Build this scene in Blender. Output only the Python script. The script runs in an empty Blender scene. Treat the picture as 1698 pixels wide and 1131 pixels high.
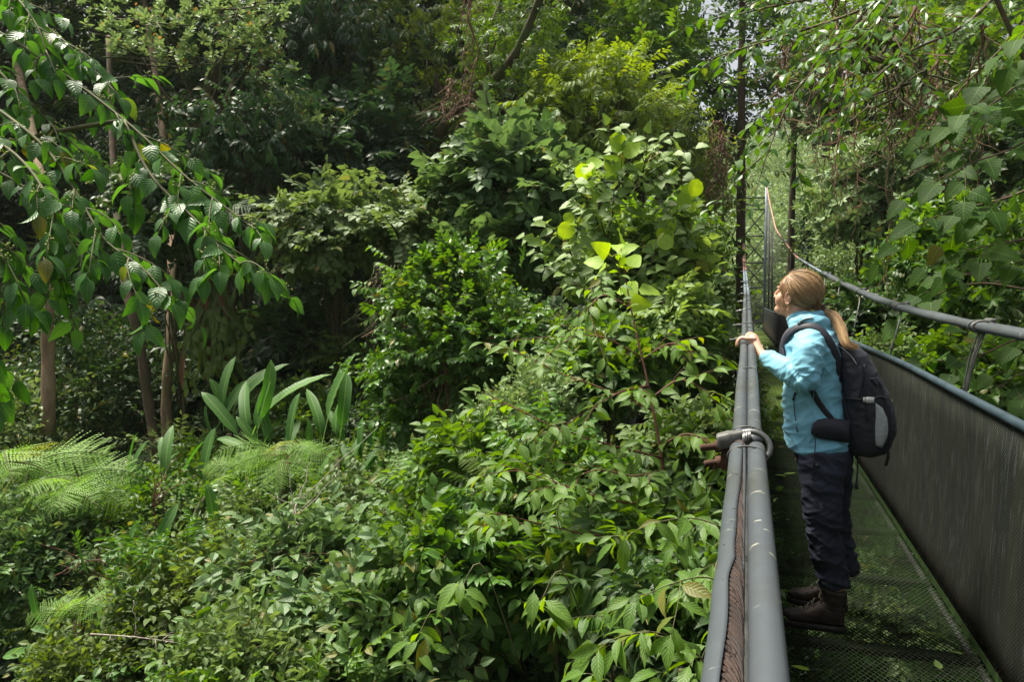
import bpy, math, random, time
import numpy as np
from mathutils import Vector, Matrix, noise as mnoise
T0 = time.time()
random.seed(11)
RG = np.random.default_rng(11)
SC = bpy.context.scene
COL = SC.collection
PI = math.pi
HAZE = .0003

# ------------------------------------------------------------------ camera
FPX = 1321.0
PITCH = math.atan(80.5 / FPX)
YAW = math.atan(391 / FPX * math.cos(PITCH))
EYE = np.array([0.0, 0.0, 1.6])
CF = np.array([-math.sin(YAW) * math.cos(PITCH), math.cos(YAW) * math.cos(PITCH), -math.sin(PITCH)])
CR = np.array([math.cos(YAW), math.sin(YAW), 0.0])
CU = np.cross(CR, CF)
cd = bpy.data.cameras.new('camera')
cam = bpy.data.objects.new('camera', cd)
COL.objects.link(cam)
cam.location = EYE
cam.rotation_euler = (PI / 2 - PITCH, 0, YAW)
cd.sensor_width = 36
cd.lens = 36 * FPX / 1698
cd.clip_start = 0.05
cd.clip_end = 2000
SC.camera = cam


def ray(px, py):
    return CF + CR * ((px - 849) / FPX) + CU * ((565.5 - py) / FPX)


def atD(px, py, d):
    return EYE + ray(px, py) * d


def atY(px, py, Y):
    r = ray(px, py)
    return EYE + r * (Y / r[1])


def atZ(px, py, Z):
    r = ray(px, py)
    return EYE + r * ((Z - 1.6) / r[2])


# ------------------------------------------------------------------ objects
def tag(o, label=None, cat=None, group=None, kind=None):
    if label: o['label'] = label
    if cat: o['category'] = cat
    if group: o['group'] = group
    if kind: o['kind'] = kind
    return o


def empty(name, loc=(0, 0, 0), rz=0.0):
    o = bpy.data.objects.new(name, None)
    COL.objects.link(o)
    o.location = [float(c) for c in loc]
    o.rotation_euler.z = rz
    o.empty_display_size = 0.1
    return o


def unit(v):
    v = np.asarray(v, float)
    return v / max(1e-9, np.linalg.norm(v))


class MB:
    """collects geometry; build() links it as one mesh object"""

    def __init__(s):
        s.v = []; s.lf = []; s.fl = []; s.fs = []; s.mi = []; s.n = 0

    def raw(s, v, fl, fs, mi=0, lf=None):
        v = np.asarray(v, np.float32).reshape(-1, 3)
        fl = np.asarray(fl, np.int32); fs = np.asarray(fs, np.int32)
        s.v.append(v)
        s.lf.append(np.zeros((len(v), 3), np.float32) if lf is None else np.asarray(lf, np.float32))
        s.fl.append(fl + s.n); s.fs.append(fs)
        s.mi.append(np.full(len(fs), mi, np.int32) if np.isscalar(mi) else np.asarray(mi, np.int32))
        s.n += len(v)

    def faces(s, v, f, mi=0, r=0.5):
        fl = [i for q in f for i in q]
        v = np.asarray(v, float).reshape(-1, 3)
        lf = np.zeros((len(v), 3)); lf[:, 2] = r
        s.raw(v, fl, [len(q) for q in f], mi, lf)

    def rings(s, R, mi=0, r=0.5, caps=True, closed=True):
        """R: list of (k,3) rings"""
        R = [np.asarray(q, float) for q in R]
        k = len(R[0]); m = len(R)
        v = np.concatenate(R)
        i = np.arange(m - 1)[:, None] * k
        j = np.arange(k if closed else k - 1)[None]
        j2 = (j + 1) % k
        q = np.stack([i + j, i + j2, i + k + j2, i + k + j], -1).reshape(-1)
        fs = [4] * (len(q) // 4)
        q = list(q)
        if caps and closed:
            q += list(range(k - 1, -1, -1)); fs.append(k)
            q += list(range((m - 1) * k, m * k)); fs.append(k)
        lf = np.zeros((len(v), 3)); lf[:, 2] = r
        lf[:, 0] = np.tile(np.linspace(0, 1, k, endpoint=False), m)
        lf[:, 1] = np.repeat(np.arange(m) / max(1, m - 1), k)
        s.raw(v, q, fs, mi, lf)

    def tube(s, P, rad, k=6, mi=0, r=0.5, caps=True, up=None, flat=1.0):
        P = np.asarray(P, float)
        m = len(P)
        rad = np.full(m, rad, float) if np.isscalar(rad) else np.asarray(rad, float)
        Tn = np.gradient(P, axis=0)
        Tn /= np.maximum(1e-9, np.linalg.norm(Tn, axis=1))[:, None]
        a = np.array(up if up is not None else ([0, 0, 1] if abs(Tn[0][2]) < .9 else [1, 0, 0]), float)
        R = []
        ang = np.arange(k) * 2 * PI / k
        for i in range(m):
            a = a - Tn[i] * a.dot(Tn[i]); a = unit(a)
            b = np.cross(Tn[i], a)
            R.append(P[i] + (np.cos(ang)[:, None] * a * flat + np.sin(ang)[:, None] * b) * rad[i])
        s.rings(R, mi, r, caps)

    def ell(s, c, rad, k=12, m=8, rot=None, mi=0, r=0.5):
        R = []
        c = np.asarray(c, float); rad = np.asarray(rad, float) * np.ones(3)
        for i in range(m + 1):
            t = PI * (0.02 + 0.96 * i / m) - PI / 2
            a = np.arange(k) * 2 * PI / k
            q = np.stack([np.cos(t) * np.cos(a), np.cos(t) * np.sin(a), np.full(k, np.sin(t))], 1) * rad
            if rot is not None: q = q @ np.asarray(rot).T
            R.append(c + q)
        s.rings(R, mi, r)

    def box(s, c, h, rot=None, mi=0, r=0.5, bev=0.0):
        c = np.asarray(c, float); h = np.asarray(h, float)
        if bev <= 0:
            q = np.array([[x, y, z] for z in (-1, 1) for x, y in ((-1, -1), (1, -1), (1, 1), (-1, 1))]) * h
            f = [[3, 2, 1, 0], [4, 5, 6, 7]] + [[i, (i + 1) % 4, 4 + (i + 1) % 4, 4 + i] for i in range(4)]
            if rot is not None: q = q @ np.asarray(rot).T
            s.faces(q + c, f, mi, r)
            return
        R = []
        for z, e in ((-h[2], bev), (-h[2] + bev, 0), (h[2] - bev, 0), (h[2], bev)):
            x, y = h[0] - e, h[1] - e; b = bev
            o = np.array([[-x, -y + b, z], [-x + b, -y, z], [x - b, -y, z], [x, -y + b, z], [x, y - b, z], [x - b, y, z],
                          [-x + b, y, z], [-x, y - b, z]])
            if rot is not None: o = o @ np.asarray(rot).T
            R.append(o + c)
        s.rings(R, mi, r)

    def inst(s, T, M, L, rnd):
        """template T placed N times. M (N,3,3) L (N,3) rnd (N)"""
        N = len(L)
        if N == 0: return
        v = np.einsum('nij,kj->nki', M, T['v']) + L[:, None]
        k = len(T['v'])
        lf = np.broadcast_to(T['lf'], (N, k, 3)).copy()
        lf[:, :, 2] = np.clip(rnd[:, None] * .6 + lf[:, :, 2] * .4, 0, 1)
        fl = (T['fl'][None] + np.arange(N)[:, None] * k).reshape(-1)
        s.raw(v.reshape(-1, 3), fl, np.tile(T['fs'], N), np.tile(T['mi'], N), lf.reshape(-1, 3))

    def template(s):
        return dict(v=np.concatenate(s.v), lf=np.concatenate(s.lf), fl=np.concatenate(s.fl), fs=np.concatenate(s.fs),
                    mi=np.concatenate(s.mi))

    def build(s, name, mats, parent=None, smooth=True, origin=None):
        me = bpy.data.meshes.new(name)
        v = np.concatenate(s.v).astype(np.float32)
        if origin is not None: v = v - np.asarray(origin, np.float32)
        fl = np.concatenate(s.fl); fs = np.concatenate(s.fs); mi = np.concatenate(s.mi); lf = np.concatenate(s.lf)
        me.vertices.add(len(v)); me.vertices.foreach_set('co', v.reshape(-1))
        me.loops.add(len(fl)); me.loops.foreach_set('vertex_index', fl)
        me.polygons.add(len(fs))
        st = np.zeros(len(fs), np.int32); st[1:] = np.cumsum(fs)[:-1]
        me.polygons.foreach_set('loop_start', st)
        me.polygons.foreach_set('material_index', mi)
        me.polygons.foreach_set('use_smooth', np.full(len(fs), smooth, bool))
        at = me.attributes.new('lf', 'FLOAT_VECTOR', 'POINT')
        at.data.foreach_set('vector', lf.astype(np.float32).reshape(-1))
        if not isinstance(mats, (list, tuple)): mats = [mats]
        for m in mats: me.materials.append(m)
        me.update(calc_edges=True)
        o = bpy.data.objects.new(name, me)
        COL.objects.link(o)
        if origin is not None and parent is None: o.location = [float(c) for c in origin]
        if parent is not None: o.parent = parent
        return o


def bake(o, mods):
    """apply modifiers given as (type, {settings}) and keep one plain mesh"""
    for t, kw in mods:
        m = o.modifiers.new(t, t)
        for k, v in kw.items(): setattr(m, k, v)
    dg = bpy.context.evaluated_depsgraph_get()
    dg.update()
    me = bpy.data.meshes.new_from_object(o.evaluated_get(dg))
    old = o.data
    o.modifiers.clear()
    o.data = me
    if not me.materials:
        for m in old.materials: me.materials.append(m)
    me.polygons.foreach_set('use_smooth', np.ones(len(me.polygons), bool))
    me.update()
    return o


def getv(o):
    a = np.empty(len(o.data.vertices) * 3, np.float32)
    o.data.vertices.foreach_get('co', a)
    return a.reshape(-1, 3).astype(float)


def getn(o):
    a = np.empty(len(o.data.vertices) * 3, np.float32)
    o.data.vertex_normals.foreach_get('vector', a)
    return a.reshape(-1, 3).astype(float)


def setv(o, v):
    o.data.vertices.foreach_set('co', v.astype(np.float32).reshape(-1))
    o.data.update()


def noi(v, sc, off=0.0):
    return np.array([mnoise.noise(Vector((p[0] * sc[0] + off, p[1] * sc[1], p[2] * sc[2]))) for p in v])


def smooth_curve(P, n):
    """Catmull-Rom through P, n samples"""
    P = np.asarray(P, float)
    if len(P) < 3:
        t = np.linspace(0, 1, n)[:, None]
        return P[0] * (1 - t) + P[-1] * t
    Q = np.vstack([2 * P[0] - P[1], P, 2 * P[-1] - P[-2]])
    out = []
    for u in np.linspace(0, len(P) - 1 - 1e-6, n):
        i = int(u); t = u - i
        a, b, c, d = Q[i:i + 4]
        out.append(.5 * ((2 * b) + (c - a) * t + (2 * a - 5 * b + 4 * c - d) * t * t + (-a + 3 * b - 3 * c + d) * t ** 3))
    return np.array(out)


# ------------------------------------------------------------------ materials
class NT:
    def __init__(s, name):
        s.m = bpy.data.materials.new(name)
        s.m.use_nodes = True
        s.t = s.m.node_tree
        s.t.nodes.clear()
        s.out = s.t.nodes.new('ShaderNodeOutputMaterial')

    def n(s, ty, ins=None, **kw):
        nd = s.t.nodes.new('ShaderNode' + ty)
        for k, v in kw.items(): setattr(nd, k, v)
        if ins:
            for k, v in ins.items():
                if isinstance(v, bpy.types.NodeSocket): s.t.links.new(v, nd.inputs[k])
                else: nd.inputs[k].default_value = v
        return nd

    def math(s, op, a, b=0.0, c=0.0, clamp=False):
        nd = s.n('Math', operation=op, use_clamp=clamp)
        for i, v in enumerate((a, b, c)):
            if isinstance(v, bpy.types.NodeSocket): s.t.links.new(v, nd.inputs[i])
            else: nd.inputs[i].default_value = v
        return nd.outputs[0]

    def mix(s, f, a, b):
        nd = s.n('Mix', data_type='RGBA')
        for i, v in ((0, f), (6, a), (7, b)):
            if isinstance(v, bpy.types.NodeSocket): s.t.links.new(v, nd.inputs[i])
            elif i == 0: nd.inputs[0].default_value = v
            else: nd.inputs[i].default_value = (*v[:3], 1)
        return nd.outputs[2]

    def ramp(s, f, *st):
        nd = s.n('ValToRGB', {'Fac': f})
        el = nd.color_ramp.elements
        while len(el) < len(st): el.new(0.5)
        for e, (p, c) in zip(el, st):
            e.position = p
            e.color = (c, c, c, 1) if not isinstance(c, tuple) else (*c, 1)
        return nd.outputs[0]

    def noise(s, scale, detail=3.0, vec=None, rough=.55):
        i = {'Scale': scale, 'Detail': detail, 'Roughness': rough}
        if vec is not None: i['Vector'] = vec
        return s.n('TexNoise', i).outputs[0]

    def coord(s, which='Object', scale=None):
        c = s.n('TexCoord').outputs[which]
        if scale is not None: c = s.n('Mapping', {'Vector': c, 'Scale': scale}).outputs[0]
        return c

    def bump(s, h, strength=.3, dist=.01):
        return s.n('Bump', {'Height': h, 'Strength': strength, 'Distance': dist}).outputs[0]

    def bsdf(s, col, rough=.6, nrm=None, **kw):
        i = {'Base Color': col if isinstance(col, bpy.types.NodeSocket) else (*col, 1), 'Roughness': rough}
        if nrm is not None: i['Normal'] = nrm
        i.update(kw)
        return s.n('BsdfPrincipled', i).outputs[0]

    def done(s, sh):
        s.t.links.new(sh, s.out.inputs['Surface'])
        return s.m


def leafmat(name, c1, c2, rough=.42, tr=.3, vein=.35, spec=.36, holes=0.):
    t = NT(name)
    rough = rough + .06
    a = t.n('Attribute', attribute_name='lf').outputs['Vector']
    sp = t.n('SeparateXYZ', {'Vector': a})
    u, v, r = sp.outputs
    oi = t.n('ObjectInfo').outputs['Random']
    nz = t.noise(9.0, 2.0, t.coord())
    f = t.math('ADD', t.math('MULTIPLY', r, .75), t.math('MULTIPLY', nz, .5))
    f = t.math('ADD', f, t.math('MULTIPLY_ADD', oi, .24, -.25), clamp=True)
    col = t.mix(f, c1, c2)
    # old leaf here and there: yellow and brown
    old = t.ramp(t.n('TexWhiteNoise', {'W': t.math('MULTIPLY', t.math('FLOOR', t.math('MULTIPLY', r, 173)), 1.37)}, noise_dimensions='1D').outputs[0], (.958, 0.0), (.964, 1.0))
    col = t.mix(t.math('MULTIPLY', old, .75), col, (.16, .13, .03))
    nrm = None
    if vein > 0:
        au = t.math('ABSOLUTE', u)
        rib = t.ramp(au, (.0, 1.0), (.07, .0))
        side = t.math('SINE', t.math('MULTIPLY', t.math('SUBTRACT', v, t.math('MULTIPLY', au, .28)), 46.0))
        sv = t.ramp(side, (.78, 0.0), (1.0, 1.0))
        vv = t.math('MAXIMUM', rib, t.math('MULTIPLY', sv, .45))
        col = t.mix(t.math('MULTIPLY', vv, vein), col, tuple(min(.6, c * 2.2 + .04) for c in c2))
        nrm = t.bump(t.math('MULTIPLY', side, .5), .25, .004)
    # pale underside
    bf = t.n('NewGeometry').outputs['Backfacing']
    col = t.mix(t.math('MULTIPLY', bf, .35), col, tuple(c * 1.25 + .035 for c in c2))
    b = t.bsdf(col, rough, nrm, **{'Specular IOR Level': spec})
    tc = t.n('HueSaturation', {'Color': col, 'Hue': .48, 'Saturation': 1.3, 'Value': 2.0}).outputs[0]
    d = t.n('BsdfTranslucent', {'Color': tc}).outputs[0]
    sh = t.n('MixShader', {0: tr, 1: b, 2: d}).outputs[0]
    if holes:
        vo = t.n('TexVoronoi', {'Vector': t.coord(), 'Scale': holes}).outputs['Distance']
        big = t.ramp(t.noise(3.0, 2, t.coord()), (.50, 0.), (.62, .16))
        h_ = t.math('LESS_THAN', vo, big)
        sh = t.n('MixShader', {0: h_, 1: sh, 2: t.n('BsdfTransparent').outputs[0]}).outputs[0]
    return t.done(sh)


def barkmat(name, c1, c2, scale=6.0, moss=.35):
    t = NT(name)
    o = t.coord('Object', (1, 1, .35))
    n1 = t.noise(scale, 6, o, .7)
    n2 = t.noise(scale * .25, 3, t.coord())
    col = t.mix(t.ramp(n1, (.3, 0.), (.7, 1.)), c1, c2)
    col = t.mix(t.math('MULTIPLY', t.ramp(n2, (.45, 0.), (.6, 1.)), moss), col, (.05, .075, .012))
    return t.done(t.bsdf(col, .9, t.bump(n1, .8, .03)))


def simplemat(name, c1, c2, scale=8.0, rough=.6, bump=.3, dist=.005, detail=5, vec=(1, 1, 1), **kw):
    t = NT(name)
    n1 = t.noise(scale, detail, t.coord('Object', vec), .6)
    col = t.mix(t.ramp(n1, (.32, 0.), (.68, 1.)), c1, c2)
    return t.done(t.bsdf(col, rough, t.bump(n1, bump, dist), **kw))


M = {}
M['bark'] = barkmat('bark', (.045, .028, .018), (.14, .09, .055))
M['bark_pale'] = barkmat('bark_pale', (.16, .10, .06), (.40, .28, .18), moss=.5)
M['bark_moss'] = barkmat('bark_moss', (.03, .02, .01), (.09, .07, .03), moss=.9)
M['twig'] = simplemat('twig', (.05, .06, .02), (.13, .12, .05), 12, .8)
M['twig_red'] = simplemat('twig_red', (.08, .03, .02), (.18, .065, .04), 12, .7)
M['root'] = simplemat('root', (.07, .04, .02), (.20, .12, .065), 14, .9)
M['rust_root'] = simplemat('rust_root', (.07, .035, .02), (.19, .10, .055), 14, .9)
M['dead'] = simplemat('dead', (.22, .18, .14), (.5, .45, .38), 14, .9)
# ------------------------------------------------------------------ the bridge
def interp(y, tab):
    ys, zs = zip(*tab)
    return np.interp(y, ys, zs)


CABL = [(-6, 1.5), (0, 1.215), (.75, 1.225), (1.92, 1.27), (4, 1.33), (6.5, 1.43), (8.6, 1.54), (12.2, 1.79), (21.3, 2.48), (35, 4.2), (46, 6.7), (50.3, 8.0)]
CABR = [(-6, 1.5), (0, 1.40), (3.93, 1.405), (4.9, 1.418), (6.7, 1.462), (8.6, 1.555), (12.2, 1.795), (21.3, 2.5), (35, 4.2), (46, 6.7), (50.3, 8.0)]
DECK = [(-6, .02), (8, 0.0), (15, -.03), (23, -.15), (35, -.4), (45, -.6), (51, -.66)]


def smooth_tab(tab, n=240):
    ys = np.linspace(tab[0][0], tab[-1][0], n)
    z = interp(ys, tab)
    for _ in range(220): z[1:-1] = (z[:-2] + 2 * z[1:-1] + z[2:]) / 4
    return list(zip(ys, z))


CABL = smooth_tab(CABL, 460); CABR = smooth_tab(CABR, 460); DECK = smooth_tab(DECK)
xl = lambda y: np.interp(y, [0, .8, 2, 4, 9, 20, 37, 50], [.006, .006, .004, .004, -.008, -.10, -.24, -.28])
xr = lambda y: 1.15 - .17 * np.clip((np.asarray(y) - 12) / 38, 0, 1) ** 1.6
zd = lambda y: interp(y, DECK)
deck_l = lambda y: np.interp(y, [0, 20, 50], [.0, -.02, -.05])
deck_r = lambda y: np.interp(y, [0, 20, 50], [1.005, .98, .9])

t = NT('grey_sleeve')
o = t.coord('Object', (1, .25, 1))
n1 = t.noise(30, 5, t.coord()); n2 = t.noise(5, 4, o)
col = t.mix(n2, (.040, .048, .056), (.085, .097, .108))
sc = t.ramp(t.noise(15, 3, t.coord('Object', (1, 3.2, 1))), (.655, 0.), (.70, 1.))
col = t.mix(t.math('MULTIPLY', sc, .7), col, (.34, .34, .28))
dt = t.ramp(t.noise(3.2, 5, t.coord()), (.5, 0.), (.7, 1.))
col = t.mix(t.math('MULTIPLY', dt, .55), col, (.045, .045, .035))
M['sleeve'] = t.done(t.bsdf(col, t.math('MULTIPLY_ADD', n1, .3, .27), t.bump(n1, .12, .002), **{'Specular IOR Level': .4}))
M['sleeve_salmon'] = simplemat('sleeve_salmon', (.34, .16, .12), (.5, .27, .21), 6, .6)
M['rope_rust'] = simplemat('rope_rust', (.020, .011, .008), (.060, .033, .023), 60, .8, .3, .002, **{'Metallic': .35})
t = NT('laid_rope')
rr_ = t.n('SeparateXYZ', {'Vector': t.n('Attribute', attribute_name='lf').outputs['Vector']}).outputs
fib = t.math('SINE', t.math('MULTIPLY', rr_[0], 44.0))
cc = t.mix(t.math('ADD', t.math('MULTIPLY', rr_[2], .5), t.math('MULTIPLY', t.noise(90, 4, t.coord()), .5)), (.018, .010, .007), (.085, .045, .030))
cc = t.mix(t.ramp(fib, (-.2, .6), (.5, 0.)), cc, (.008, .005, .004))  # shade in the grooves between fibres is put into the colour
M['laid_rope'] = t.done(t.bsdf(cc, .8, t.bump(fib, .6, .002)))
M['rust'] = simplemat('rust', (.035, .018, .012), (.11, .05, .03), 40, .85, .7, .002, **{'Metallic': .3})
M['zinc'] = simplemat('zinc', (.13, .135, .13), (.24, .24, .235), 40, .38, .15, .001, **{'Metallic': .85})
M['grey_block'] = simplemat('grey_block', (.05, .05, .048), (.14, .14, .13), 22, .6, .6, .004, **{'Metallic': .2})
M['wire'] = simplemat('wire', (.04, .042, .04), (.12, .12, .115), 30, .5, **{'Metallic': .5})
M['steel_dark'] = simplemat('steel_dark', (.02, .022, .02), (.07, .072, .065), 10, .6, **{'Metallic': .4})
M['steel_black'] = simplemat('steel_black', (.006, .008, .006), (.018, .022, .014), 10, .9, **{'Specular IOR Level': .05})
M['edge_blue'] = simplemat('edge_blue', (.018, .034, .046), (.042, .066, .082), 8, .45, .1)
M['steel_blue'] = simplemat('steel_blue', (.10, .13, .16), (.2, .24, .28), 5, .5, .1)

# side netting: fine knitted shade cloth, slightly see-through
t = NT('netting')
c = t.coord()
w1 = t.n('TexWave', {'Scale': 22.0, 'Distortion': 0.25, 'Vector': t.n('Mapping', {'Vector': c, 'Rotation': (.72, 0, 0)}).outputs[0]}, bands_direction='Z').outputs[1]
w2 = t.n('TexWave', {'Scale': 22.0, 'Distortion': 0.25, 'Vector': t.n('Mapping', {'Vector': c, 'Rotation': (-.72, 0, 0)}).outputs[0]}, bands_direction='Z').outputs[1]
w3 = t.noise(1.0, 5, t.coord('Object', (7, 9, .7)))
w4 = t.ramp(t.noise(1.0, 3, t.coord('Object', (90, 90, 5))), (.57, 0.), (.68, 1.))
g = t.math('MAXIMUM', w1, w2)
col = t.mix(g, (.003, .0040, .0034), (.012, .015, .012))
col = t.mix(t.ramp(w3, (.40, 0.), (.66, .95)), col, (.016, .018, .012))
col = t.mix(t.math('MULTIPLY', w4, .5), col, (.075, .08, .08))
geo = t.n('SeparateXYZ', {'Vector': c}).outputs[2]
mossy = t.math('MULTIPLY', t.ramp(geo, (.0, 1.), (.16, 0.)), t.ramp(t.noise(9, 4, c), (.4, 0.), (.6, 1.)))
col = t.mix(t.math('MULTIPLY', mossy, .6), col, (.07, .05, .025))
b = t.bsdf(col, .8, t.bump(g, .4, .004), **{'Specular IOR Level': .12})
M['netting'] = t.done(t.n('MixShader', {0: t.math('MULTIPLY', t.math('SUBTRACT', 1.0, g), .28), 1: b, 2: t.n('BsdfTransparent').outputs[0]}).outputs[0])

t = NT('deck_steel')
nn = t.noise(2.5, 5, t.coord()); n2 = t.noise(30, 3, t.coord())
col = t.mix(t.ramp(nn, (.38, 0.), (.62, 1.)), (.010, .013, .008), (.017, .034, .010))
col = t.mix(t.ramp(n2, (.5, 0.), (.7, .8)), col, (.034, .036, .030))
M['deck_near'] = t.done(t.bsdf(col, .8, None, **{'Specular IOR Level': .08}))
t = NT('deck_steel_far')
c = t.coord('Object', (1, 1, 1))
a = t.n('TexWave', {'Scale': 7.0, 'Vector': t.n('Mapping', {'Vector': c, 'Rotation': (0, 0, .45)}).outputs[0]}, bands_direction='Y').outputs[1]
b2 = t.n('TexWave', {'Scale': 7.0, 'Vector': t.n('Mapping', {'Vector': c, 'Rotation': (0, 0, -.45)}).outputs[0]}, bands_direction='Y').outputs[1]
g = t.ramp(t.math('MAXIMUM', a, b2), (.60, 0.), (.66, 1.))
nn = t.noise(1.2, 5, t.coord('Object', (1.5, .6, 1)))
col = t.mix(t.ramp(nn, (.35, 0.), (.6, 1.)), (.03, .045, .015), (.075, .12, .022))
sh = t.bsdf(col, .85, None, **{'Specular IOR Level': .08})
M['deck_far'] = t.done(t.n('MixShader', {0: t.math('MULTIPLY', t.math('SUBTRACT', 1.0, g), .72), 1: sh, 2: t.n('BsdfTransparent').outputs[0]}).outputs[0])

BR = tag(empty('suspension_bridge', (0.5, 0, 0)), 'long narrow suspension footbridge with green metal mesh deck and dark side netting', 'footbridge')


def bpart(mb, name, mats, parent=None):
    o = mb.build(name, mats, None)
    p = parent or BR
    o.parent = p
    w = Vector((-.5, 0, 0)) if p is BR else Vector((0, 0, 0))
    o.location = w
    return o


# deck: expanded metal near, finer sheet beyond
mb = MB()
dy, dx = .044, .027
y = .6
V = []; Q = []
row = 0
while y < 9.0:
    y2 = y + dy / 2
    xs = np.arange(0.004, 1.0, dx)
    off0 = 0 if row % 2 == 0 else dx / 2
    for x in xs:
        for s_ in (1, -1):
            x0 = x + off0 * 1.0; x1 = x0 + s_ * dx / 2
            if x1 < 0 or x1 > 1.003 or x0 > 1.003: continue
            z = zd(y)
            hw = .0025
            n = len(V)
            V += [(x0, y - hw, z), (x0, y + hw, z + .003), (x0, y + hw * .3, z - .002),
                  (x1, y2 - hw, z), (x1, y2 + hw, z + .003), (x1, y2 + hw * .3, z - .002)]
            Q += [(n, n + 1, n + 4, n + 3), (n + 1, n + 2, n + 5, n + 4), (n + 2, n, n + 3, n + 5)]
    y += dy / 2
    row += 1
mb.raw(V, np.array(Q).reshape(-1), [4] * len(Q))
bpart(mb, 'deck_grating', M['deck_near'])
mb = MB()
ys = np.arange(9.0, 50.01, .5)
R = [[(deck_l(q), q, zd(q)), (deck_r(q), q, zd(q)), (deck_r(q), q, zd(q) - .012), (deck_l(q), q, zd(q) - .012)] for q in ys]
mb.rings(R)
bpart(mb, 'deck_sheet', M['deck_far'])
# crossbars, every one its own part
cbm = None
for i, q in enumerate(np.arange(.95, 50, .97)):
    if cbm is None:
        mb = MB(); mb.box((0, 0, 0), (.53, .036, .016), bev=.003)
        cbm = bpart(mb, 'crossbar', M['steel_black']); ob = cbm
    else:
        ob = cbm.copy(); COL.objects.link(ob); ob.parent = BR
    ob.location = (0.0, q, float(zd(q)) - .03)
# stringers
for x in (0.0, 1.0):
    mb = MB()
    ys = np.arange(.3, 50.3, .7)
    mb.tube([(x + (deck_l(q) if x == 0 else deck_r(q) - 1.0), q, zd(q) - .05) for q in ys], .017, 8)
    bpart(mb, 'deck_stringer', M['steel_dark'])
# green mossy angle at the foot of the netting
mb = MB()
ys = np.arange(.3, 50, .25)
R = [[(deck_r(q) - .006, q, zd(q) + .008), (deck_r(q) + .006, q, zd(q) + .008), (deck_r(q) + .006, q, zd(q) + .035), (deck_r(q) + .001, q, zd(q) + .035), (deck_r(q) + .001, q, zd(q) + .012), (deck_r(q) - .006, q, zd(q) + .012)] for q in ys]
mb.rings(R)
M['mossedge'] = simplemat('moss_edge', (.003, .004, .002), (.012, .026, .006), 26, .9, .5, .004, **{'Specular IOR Level': .05})
bpart(mb, 'edge_angle', M['mossedge'])

# side netting panels + blue top tubes
ptop = lambda q: np.interp(q, [0, 3.5, 6, 9, 20, 35, 50], [1.07, 1.07, 1.105, 1.09, .98, .80, .68])
for side in (0, 1):
    mb = MB(); ys = np.arange(.2, 49.6, .2); A = []; B = []
    for q in ys:
        bil = .018 * math.sin(q * 1.7) + .012 * math.sin(q * 4.3 + 1)
        rows = []
        for k in range(7):
            f = k / 6
            bow = math.sin(f * PI) * bil
            if side: x = (deck_r(q) + .01) * (1 - f) + (deck_r(q) + .045) * f + bow
            else: x = (deck_l(q) - .01) * (1 - f) + (xl(q) * 1.0) * f - bow * .5
            rows.append((x, q, zd(q) + .0 + (ptop(q) - (.13 if not side else 0) - zd(q)) * f))
        rows += [(a[0] + .004, a[1], a[2]) for a in rows[::-1]]
        A.append(rows)
    mb.rings(A)
    pn = bpart(mb, 'side_netting', M['netting'])
    mb = MB()
    mb.tube([(a[6][0], a[6][1], a[6][2] + .004) for a in A[::2]], .021, 10)
    bpart(mb, 'top_tube', M['edge_blue'] if side else M['steel_dark'])
# dark binding at the near foot of the netting + net seams
mb = MB()
mb.tube([(deck_r(q) + .03, q, zd(q) - .02) for q in np.arange(.3, 49.6, .5)], .014, 6)
bpart(mb, 'toe_cable', M['steel_dark'])

# main cables -------------------------------------------------------
def path(fx, tab, y0, y1, st, dx=0., dz=0., wob=0.):
    return [(fx(q) + dx + wob * mnoise.noise(Vector((q * 1.3, dx * 50, 1))), q, interp(q, tab) + dz + wob * mnoise.noise(Vector((q * 1.3, dx * 50, 7)))) for q in np.arange(y0, y1, st)]


# left: two grey sleeves side by side; the left one is split open near the camera
def split_sleeve(y0, y1, st=.02):
    """C-section tube whose slot opens towards its upper right"""
    mb = MB(); R = []; k = 22
    for q in np.arange(y0, y1, st):
        op = np.interp(q, [.4, .70, .80, .95, 1.02, 1.08, 1.25, 1.45, 1.7], [1.45, 1.45, 1.4, 1.3, .75, 1.0, .75, .4, .02])
        op *= 1 + .10 * math.sin(q * 21)
        x0 = xl(q) - .0185 - .004 * max(0, op - .4); z0 = interp(q, CABL)
        a0 = math.radians(52)
        rr = .0175
        op *= .85
        an = np.linspace(a0 + op / 2 + .02, a0 + 2 * PI - op / 2 - .02, k)
        outer = [(x0 + rr * math.cos(a), q, z0 + rr * math.sin(a)) for a in an]
        inner = [(x0 + (rr - .003) * math.cos(a), q, z0 + (rr - .003) * math.sin(a)) for a in an[::-1]]
        R.append(outer + inner)
    mb.rings(R)
    return mb


CL = bpart(split_sleeve(.3, 1.76), 'cable_sleeve', M['sleeve'])
# inner rust-brown laid rope showing through the split
mb = MB()
ys = np.arange(.3, 1.8, .006)
RR = np.random.default_rng(9)
for k_ in range(6):
    P = []
    for q in ys:
        a_ = k_ * PI / 3 + q * 2 * PI / .085
        P.append((xl(q) - .0165 + .0088 * math.cos(a_), q, interp(q, CABL) + .0015 + .0088 * math.sin(a_)))
    mb.tube(P, .0050, 8, caps=False, r=k_ / 6)
for k_ in range(60):
    q = RR.uniform(.6, 1.5); p = np.array([float(xl(q)) - .0165, q, float(interp(q, CABL)) + .015])
    mb.tube([p + RR.normal(size=3) * .002, p + RR.normal(size=3) * np.array([.006, .012, .003]) + np.array([0, 0, .002])], .0004, 3, caps=False)
bpart(mb, 'wire_rope', M['laid_rope'])
mb = MB(); mb.tube(path(xl, CABL, .3, 1.76, .05, .0185), .0182, 16); bpart(mb, 'cable_sleeve', M['sleeve'])
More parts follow.
